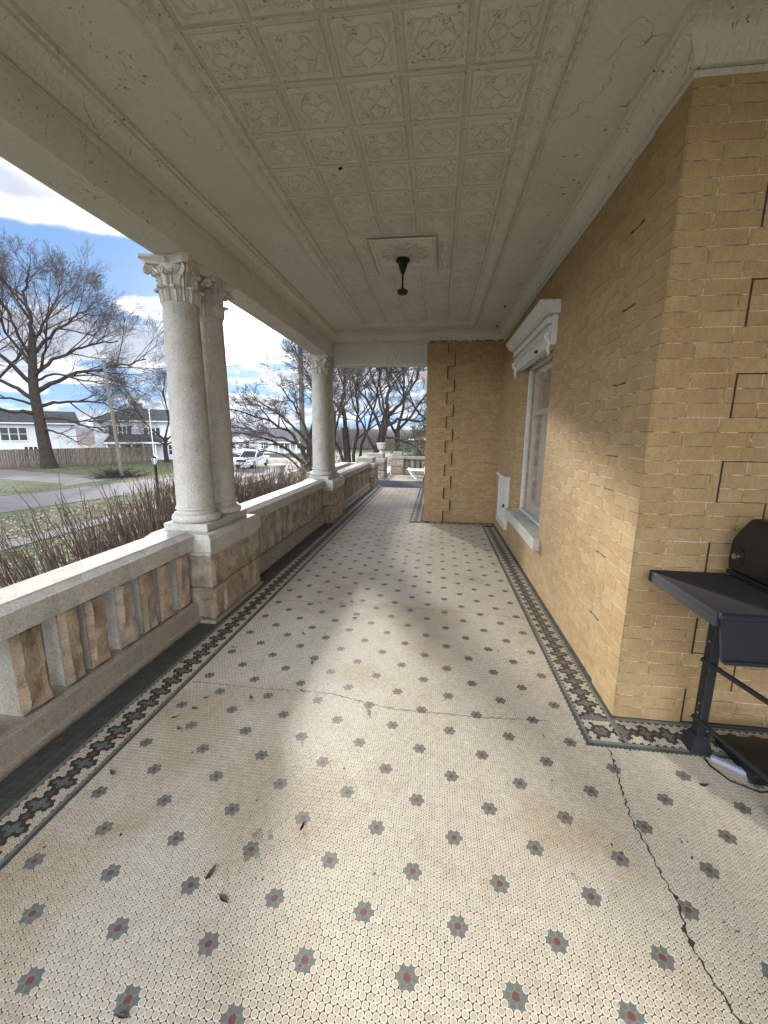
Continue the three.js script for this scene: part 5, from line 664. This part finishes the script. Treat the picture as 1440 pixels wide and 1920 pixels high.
// ---------------------------------------------------------------- across the street
{ // fence of upright boards
  const t = thing('wooden_fence', 'weathered grey board fence across the street', 'fence'), A = V3(-58, 0, -13.5), B = V3(-37.0, 0, -50.3), n = 190, d = B.clone().sub(A), len = d.length(), ang = Math.atan2(-d.z, d.x), w = len / n;
  const geos = [0, 1, 2].map(i => { const b = new GB(); b.off = [i * 0.4, i * 0.3]; return b.box(0, w - 0.012, 0, 1.95, -0.01, 0.01, 0.003).geo(); }), r = rng(6);
  for (let i = 0; i < n; i++) { const p = A.clone().addScaledVector(d, i / n); if (p.z > -28) continue; const o = mesh('board', geos[i % 3], M.fence[Math.floor(r() * 3)], t); o.position.set(p.x, GROUND - 0.03 - r() * 0.03, p.z); o.rotation.y = ang; }
  for (const y of [0.35, 1.6]) { const o = mesh('rail', new GB().box(len * 0.4, len, y, y + 0.09, -0.06, -0.012), M.fence[2], t); o.position.set(A.x, GROUND, A.z); o.rotation.y = ang; }
}
function house(name, label, x, z, turn, w, d, h, roofH, o = {}) {
  const t = thing(name, label, 'house', x, GROUND, z, turn), wm = o.wall || M.siding, rm = o.roof || M.roofgrey, hw = w / 2, hd = d / 2, b = new GB();
  b.box(-hw, hw, -0.1, h, -hd, hd); mesh('wall', b, wm, t);
  if (o.siding !== false) { const s = new GB(); for (let y = 0.25; y < h - 0.1; y += 0.25) s.sweep([[hd, y], [hd + 0.018, y], [hd, y + 0.24]], [-hw, hw], (a, c, q) => [q, c, a], false); stuff(mesh('siding', s, wm, t)); }
  const r = new GB(), e = o.eave ?? 0.5, X = hw + e, Z = hd + e, rl = o.gable ? X : Math.max(0.01, X - Z * 0.9), y0 = h, y1 = h + roofH;
  if (o.gable === 'front') { r.quad([-X, y0, Z], [0, y1, Z], [0, y1, -Z], [-X, y0, -Z]); r.quad([0, y1, Z], [X, y0, Z], [X, y0, -Z], [0, y1, -Z]); const g = new GB(); g.tri([-hw, h, hd], [hw, h, hd], [0, h + roofH * 0.92, hd]); mesh('gable', g, wm, t); }
  else { r.quad([-X, y0, Z], [X, y0, Z], [rl, y1, 0], [-rl, y1, 0]); r.quad([X, y0, -Z], [-X, y0, -Z], [-rl, y1, 0], [rl, y1, 0]); r.tri([X, y0, Z], [X, y0, -Z], [rl, y1, 0]); r.tri([-X, y0, -Z], [-X, y0, Z], [-rl, y1, 0]); }
  r.box(-X, X, y0 - 0.18, y0 - 0.002, -Z, Z); const rf = mesh('roof', r, rm, t);
  mesh('eave_trim', new GB().box(-X - 0.02, X + 0.02, y0 - 0.16, y0 - 0.01, Z, Z + 0.05), M.white, rf);
  for (const [wx, wy, ww, wh, sh] of o.windows || []) { const f = new GB(); f.box(wx - ww / 2, wx - ww / 2 + 0.09, wy, wy + wh, hd, hd + 0.07); f.box(wx + ww / 2 - 0.09, wx + ww / 2, wy, wy + wh, hd, hd + 0.07); f.box(wx - ww / 2, wx + ww / 2, wy - 0.1, wy, hd, hd + 0.1); f.box(wx - ww / 2, wx + ww / 2, wy + wh, wy + wh + 0.12, hd, hd + 0.09); f.box(wx - ww / 2, wx + ww / 2, wy + wh * 0.5 - 0.03, wy + wh * 0.5 + 0.03, hd, hd + 0.06); if (ww > 1.2) for (const q of [-ww / 6, ww / 6]) f.box(wx + q - 0.05, wx + q + 0.05, wy, wy + wh, hd, hd + 0.068); const wn = mesh('window', f, o.trim || M.white, t); mesh('pane', new GB().box(wx - ww / 2 + 0.09, wx + ww / 2 - 0.09, wy, wy + wh, hd, hd + 0.025), M.dark, wn); if (sh) for (const q of [-1, 1]) mesh('shutter', new GB().box(wx + q * (ww / 2 + 0.28) - 0.22, wx + q * (ww / 2 + 0.28) + 0.22, wy - 0.05, wy + wh + 0.05, hd, hd + 0.06), mat(0.03, 0.04, 0.04), wn); }
  if (o.chimney) { mesh('chimney', new GB().box(o.chimney - 0.5, o.chimney + 0.5, h, h + roofH + 0.55, -0.5, 0.5).box(o.chimney - 0.6, o.chimney + 0.6, h + roofH + 0.55, h + roofH + 0.7, -0.6, 0.6), mat(0.13, 0.075, 0.06), rf); }
  if (o.porch) { const [px0, px1, ph, pd] = o.porch, pz = hd, pr = new GB(); pr.quad([px0 - 0.3, ph, pz + pd + 0.3], [px1 + 0.3, ph, pz + pd + 0.3], [px1 - 0.6, ph + 1.0, pz], [px0 + 0.6, ph + 1.0, pz]); pr.tri([px0 - 0.3, ph, pz], [px0 - 0.3, ph, pz + pd + 0.3], [px0 + 0.6, ph + 1.0, pz]); pr.tri([px1 + 0.3, ph, pz + pd + 0.3], [px1 + 0.3, ph, pz], [px1 - 0.6, ph + 1.0, pz]); pr.box(px0 - 0.3, px1 + 0.3, ph - 0.25, ph - 0.003, pz + 0.11, pz + pd + 0.3); const pm = mesh('porch_roof', pr, rm, t); mesh('fascia', new GB().box(px0 - 0.32, px1 + 0.32, ph - 0.24, ph - 0.02, pz + pd + 0.3, pz + pd + 0.36), M.white, pm); for (let q = px0; q <= px1 + 0.01; q += (px1 - px0) / 5) mesh('post', new GB().box(q - 0.09, q + 0.09, 0, ph - 0.25, pz + pd - 0.1, pz + pd + 0.08), M.white, t); }
  return t;
}
const face = (x, z) => Math.atan2(-x, -z);   // turns a house's front towards the porch
house('white_house', 'long white two-storey house with dark roof behind the fence', -51.5, -43.5, face(-48, -43), 14, 8, 4.75, 1.5, { gable: true, windows: [[-4.6, 2.75, 2.0, 1.4], [-1.9, 2.75, 1.5, 1.4], [1.3, 2.75, 2.4, 1.4], [2.6, 0.9, 1.3, 1.1], [-2.5, 0.6, 2.4, 1.4]] });
house('white_house', 'white two-storey house with dark hipped roof, shutters and front porch', -41.8, -56.6, face(-41.8, -56.6) + 0.10, 13.5, 9, 5.3, 1.75, { chimney: -1.2, windows: [[-3.9, 3.0, 1.5, 1.5, true], [-0.2, 3.3, 0.9, 1.0, true], [3.2, 2.9, 1.0, 1.7, true], [5.4, 2.9, 0.8, 1.6], [-2.6, 0.7, 1.8, 1.3], [2.6, 0.7, 2.0, 1.3], [5.3, 0.6, 0.9, 1.8]], porch: [-5.6, 1.2, 2.5, 1.8] });
house('white_cottage', 'small white cottage at the far left of the side street', -37.5, -76, face(-37, -76), 5.2, 6, 2.3, 1.3, { gable: 'front', windows: [[-1.2, 0.9, 0.8, 1.1], [1.2, 0.9, 0.8, 1.1]] });
house('white_cottage', 'white bungalow with grey roof and porch beyond the parked truck', -30.5, -79, face(-30, -79), 9.5, 7, 2.7, 1.9, { roof: mat(0.16, 0.16, 0.165, { map: T.roof }), windows: [[-3, 0.9, 1.3, 1.2], [0.3, 0.9, 1.8, 1.2], [3.2, 0.9, 1.3, 1.2]], porch: [-1.5, 3.8, 2.2, 1.6] });
house('brick_house', 'red brick house glimpsed right of the leaning tree', 1.5, -48, 0.0, 8.0, 8, 3.4, 2.3, { wall: mat(0.22, 0.09, 0.07), gable: 'front', siding: false, roof: mat(0.13, 0.07, 0.065, { map: T.roof }), windows: [[-2, 1, 1, 1.3], [1, 1, 1, 1.3]] });
house('grey_garage', 'low pale garage behind the big tree', -46.5, -58.5, face(-46, -58), 7, 6, 3.6, 1.6, { gable: 'front', wall: mat(0.52, 0.54, 0.57), windows: [[-1.6, 2.4, 0.8, 1.0], [1.6, 2.4, 0.8, 1.0]] });
{ // far wooded rise
  const r = rng(4), b = new GB(); for (let i = 0; i < 9000; i++) { const x = -62 + 92 * r(), z = -96 - 22 * r(), h = 2.5 + 4.5 * fbm(x * 0.08, z * 0.05, 3, 3) * (0.4 + r()); const y0 = GROUND, lx = (r() - 0.5) * 1.2, w = 0.05 + 0.08 * r(); b.tri([x - w, y0 + h * 0.1, z], [x + w, y0 + h * 0.1, z], [x + lx, y0 + h, z + (r() - 0.5)]); }
  const o = tag(mesh('far_wood', b, mat(0.075, 0.06, 0.058, { roughness: 1 }), scene), 'brown winter wood far behind the houses', 'wood'); stuff(o);
  const hl = new GB(); for (let i = 0; i < 40; i++) { const f = k => [-120 + k * 6, GROUND + 3.2 + 3.0 * fbm(k * 0.23, 2, 8, 3), -122], g = f(i), h = f(i + 1); hl.quad([g[0], GROUND - 0.5, -110], [h[0], GROUND - 0.5, -110], h, g); hl.quad(g, h, [h[0], GROUND - 1, -150], [g[0], GROUND - 1, -150]); } struct('hill', hl, mat(0.10, 0.085, 0.08, { roughness: 1 }));
}
{ // poles, wires, street lamp, flagpole
  const wood = mat(0.21, 0.19, 0.17, { map: T.wood, roughness: 1 });
  const p1 = thing('utility_pole', 'leaning bare wooden pole beside the brush pile', 'pole', -26.5, GROUND, -31.9); mesh('pole', new GB().tube([V3(0, -0.1, 0), V3(-0.22, 4.5, 0.05), V3(-0.5, 9.5, 0.1)], [0.15, 0.13, 0.10], 10, true), wood, p1); mesh('pole_top', new GB().tube([V3(-0.5, 9.45, 0.1), V3(-0.503, 9.53, 0.1)], [0.14, 0.10], 10, true), wood, p1);
  const p2 = thing('utility_pole', 'tall utility pole standing behind the arching tree', 'pole', -8.15, GROUND, -24.7); mesh('pole', new GB().tube([V3(0, -0.1, 0), V3(0, 6, 0), V3(0, 11, 0)], [0.17, 0.15, 0.12], 10, true), wood, p2); mesh('cross_arm', new GB().box(-1.1, 1.1, 10.3, 10.42, -0.2, -0.08), wood, p2);
  const wm = mat(0.03, 0.03, 0.035); [[10.5, 'uppermost thin power line crossing the sky'], [9.95, 'middle thin power line crossing the sky'], [8.6, 'lowest thin power line crossing the sky']].forEach(([y, l], i) => { const pts = []; for (let k = 0; k <= 20; k++) { const t = k / 20; pts.push(V3(lerp(-8.15, -62, t), GROUND + y + 2.4 * t - 1.4 * Math.sin(Math.PI * t), lerp(-24.8 - i * 0.2, -52, t))); } one('power_line', new GB().tube(pts, 0.014, 4), wm, l, 'cable', 'overhead power lines'); });
  const l = thing('street_lamp', 'black lamp post with glass lantern head on the lawn', 'lamp', -13.0, GROUND, -17.75); mesh('post', new GB().lathe([[0.09, 0], [0.09, 0.1], [0.065, 0.16], [0.06, 2.3], [0.075, 2.34], [0.05, 2.42]], 14), M.black, l); const g = new THREE.MeshPhysicalMaterial({ color: new THREE.Color(0.92, 0.95, 0.92), roughness: 0.15, transmission: 0.85, thickness: 0 });
  mesh('lantern_glass', new GB().lathe([[0.09, 2.42], [0.165, 2.66], [0.16, 2.70]], 8), g, l); mesh('lantern_top', new GB().lathe([[0.17, 2.70], [0.10, 2.77], [0.03, 2.80], [0.03, 2.84], [0.001, 2.86]], 8), M.black, l); for (let i = 0; i < 8; i++) { const a = i / 8 * 2 * Math.PI; mesh('glazing_bar', new GB().tube([V3(0.092 * Math.cos(a), 2.42, 0.092 * Math.sin(a)), V3(0.167 * Math.cos(a), 2.68, 0.167 * Math.sin(a))], 0.007, 4), M.black, l); }
  const f = thing('flagpole', 'thin white flagpole rising behind the street lamp', 'flagpole', -17.75, GROUND, -24.2); mesh('pole', new GB().tube([V3(0, 0, 0), V3(0, 3, 0), V3(-0.05, 5.2, 0)], [0.028, 0.024, 0.018], 8, true), M.white, f); mesh('finial', new GB().lathe([[0.001, 5.19], [0.035, 5.22], [0.035, 5.25], [0.001, 5.28]], 8, -0.05, 0), M.white, f);
  const bp = thing('brush_pile', 'heap of cut branches at the foot of the leaning pole', 'brush pile', -27.3, GROUND, -32.3), b = new GB(), r = rng(55); for (let i = 0; i < 260; i++) { const a = r() * 6.28, q = 1.5 * Math.sqrt(r()); b.tube(wander(r, V3(q * Math.cos(a), 0.75 * (1 - q / 1.6) * r(), q * Math.sin(a)), V3(r() - 0.5, 0.15 * (r() - 0.3), r() - 0.5), 1.0 + r(), 3, 0.4, 0), [0.022, 0.018, 0.012, 0.008], 4); } stuff(mesh('branches', b, M.bark, bp));
}
function vehicle(name, label, cat, x, z, turn, o) {
  const t = thing(name, label, cat, x, GROUND + 0.03, z, turn), pm = new THREE.MeshPhysicalMaterial({ color: new THREE.Color(...o.paint), roughness: 0.35, clearcoat: 0.8, clearcoatRoughness: 0.1 }), W = o.w / 2;
  // side outline along local z (front +z)
  const body = new GB(), ys = o.body, n = 6; for (let k = 0; k < n; k++) { const a0 = -W + 2 * W * k / n, a1 = -W + 2 * W * (k + 1) / n, sc = a => 1 - 0.05 * (a / W) ** 4; body.sweep(ys, [a0, a1], (q, y, a) => [a, y, q * sc(a)], k === 0 || k === n - 1); } mesh('body', body, pm, t);
  const cab = new GB(); cab.sweep(o.cab, [-1, 1], (q, y, s) => [s * (W - 0.06 - 0.16 * clamp((y - o.belt) / 0.6)), y, q]); const cb = mesh('cab', cab, pm, t);
  const gl = new GB(); for (const s of [-1, 1]) gl.sweep(o.side, [s * 0.0, s * 0.014], (q, y, e) => [s * (W - 0.06 - 0.16 * clamp((y - o.belt) / 0.6)) + e, y, q]); mesh('side_window', gl, M.dark, cb);
  const ws = new GB(); const [w0, w1] = o.shield; ws.quad([-W + 0.14, w0[1], w0[0] + 0.012], [W - 0.14, w0[1], w0[0] + 0.012], [W - 0.28, w1[1], w1[0] + 0.012], [-W + 0.28, w1[1], w1[0] + 0.012]); mesh('windscreen', ws, M.dark, cb);
  for (const zz of o.axles) for (const s of [-1, 1]) { const wh = new GB(), R = o.r, pts = [[R * 0.62, -0.12], [R * 0.95, -0.12], [R, -0.08], [R, 0.08], [R * 0.95, 0.12], [R * 0.62, 0.12]]; for (let i = 0; i + 1 < pts.length; i++) for (let k = 0; k < 20; k++) { const A = (p, q) => [p[1] + s * (W - 0.1), R + p[0] * Math.cos(q), zz + p[0] * Math.sin(q)], q0 = k / 20 * 6.2832, q1 = (k + 1) / 20 * 6.2832; wh.quad(A(pts[i], q0), A(pts[i + 1], q0), A(pts[i + 1], q1), A(pts[i], q1)); } const wo = mesh('wheel', wh, mat(0.02, 0.02, 0.02, { roughness: 0.9 }), t); const hub = new GB(); hub.tube([V3(s * (W - 0.06), R, zz), V3(s * (W + 0.0), R, zz)], [R * 0.62, R * 0.5], 14, true); mesh('rim', hub, mat(0.35, 0.35, 0.36, { metalness: 0.8, roughness: 0.4 }), wo); }
  const F = o.front; mesh('grille', new GB().box(-W * 0.52, W * 0.52, F[1], F[2], F[0], F[0] + 0.05, 0.01), M.dark, t); for (const s of [-1, 1]) mesh('headlight', new GB().box(s * W * 0.74 - 0.16, s * W * 0.74 + 0.16, F[1] + 0.06, F[2], F[0] - 0.06, F[0] + 0.03, 0.02), mat(0.7, 0.72, 0.75, { roughness: 0.15 }), t);
  mesh('bumper', new GB().box(-W, W, F[3], F[3] + 0.24, F[0] - 0.02, F[0] + 0.12, 0.04), mat(0.45, 0.46, 0.47, { roughness: 0.35, metalness: 0.5 }), t); for (const s of [-1, 1]) mesh('mirror', new GB().box(s * (W + 0.14) - 0.11, s * (W + 0.14) + 0.11, o.belt + 0.02, o.belt + 0.26, o.shield[0][0] - 0.35, o.shield[0][0] - 0.24, 0.02), o.mirror || pm, cb); return t;
}
vehicle('pickup_truck', 'white pickup truck parked on the far side of the road', 'truck', -20.7, -44.6, 0.02, { paint: [0.46, 0.48, 0.50], w: 2.0, belt: 1.15, r: 0.40, axles: [1.75, -1.8], body: [[2.75, 0.45], [2.80, 0.75], [2.74, 1.02], [2.55, 1.10], [1.15, 1.17], [-0.9, 1.17], [-0.92, 1.10], [-2.75, 1.12], [-2.80, 0.5], [-2.2, 0.42], [2.3, 0.38]], cab: [[1.25, 1.14], [0.45, 1.80], [0.30, 1.85], [-0.70, 1.85], [-0.95, 1.78], [-1.05, 1.14]], side: [[0.95, 1.22], [0.35, 1.74], [-0.78, 1.76], [-0.92, 1.22]], shield: [[1.22, 1.17], [0.47, 1.79]], front: [2.77, 0.72, 1.0, 0.42], mirror: M.black });
vehicle('parked_car', 'pale car parked beyond the far terrace balustrade', 'car', -2.1, -37, 1.35, { paint: [0.62, 0.64, 0.66], w: 1.8, belt: 0.95, r: 0.33, axles: [1.4, -1.35], body: [[2.25, 0.4], [2.28, 0.62], [2.1, 0.78], [1.0, 0.96], [-1.6, 0.98], [-2.2, 0.92], [-2.25, 0.4]], cab: [[1.0, 0.94], [0.25, 1.40], [-0.2, 1.46], [-1.0, 1.42], [-1.9, 0.96]], side: [[0.80, 0.98], [0.2, 1.34], [-0.95, 1.36], [-1.55, 1.0]], shield: [[1.02, 0.96], [0.27, 1.38]], front: [2.24, 0.5, 0.68, 0.32] });

scene.traverse(o => { if (o.isMesh) { o.castShadow = true; o.receiveShadow = true; } });
renderer.render(scene, camera);
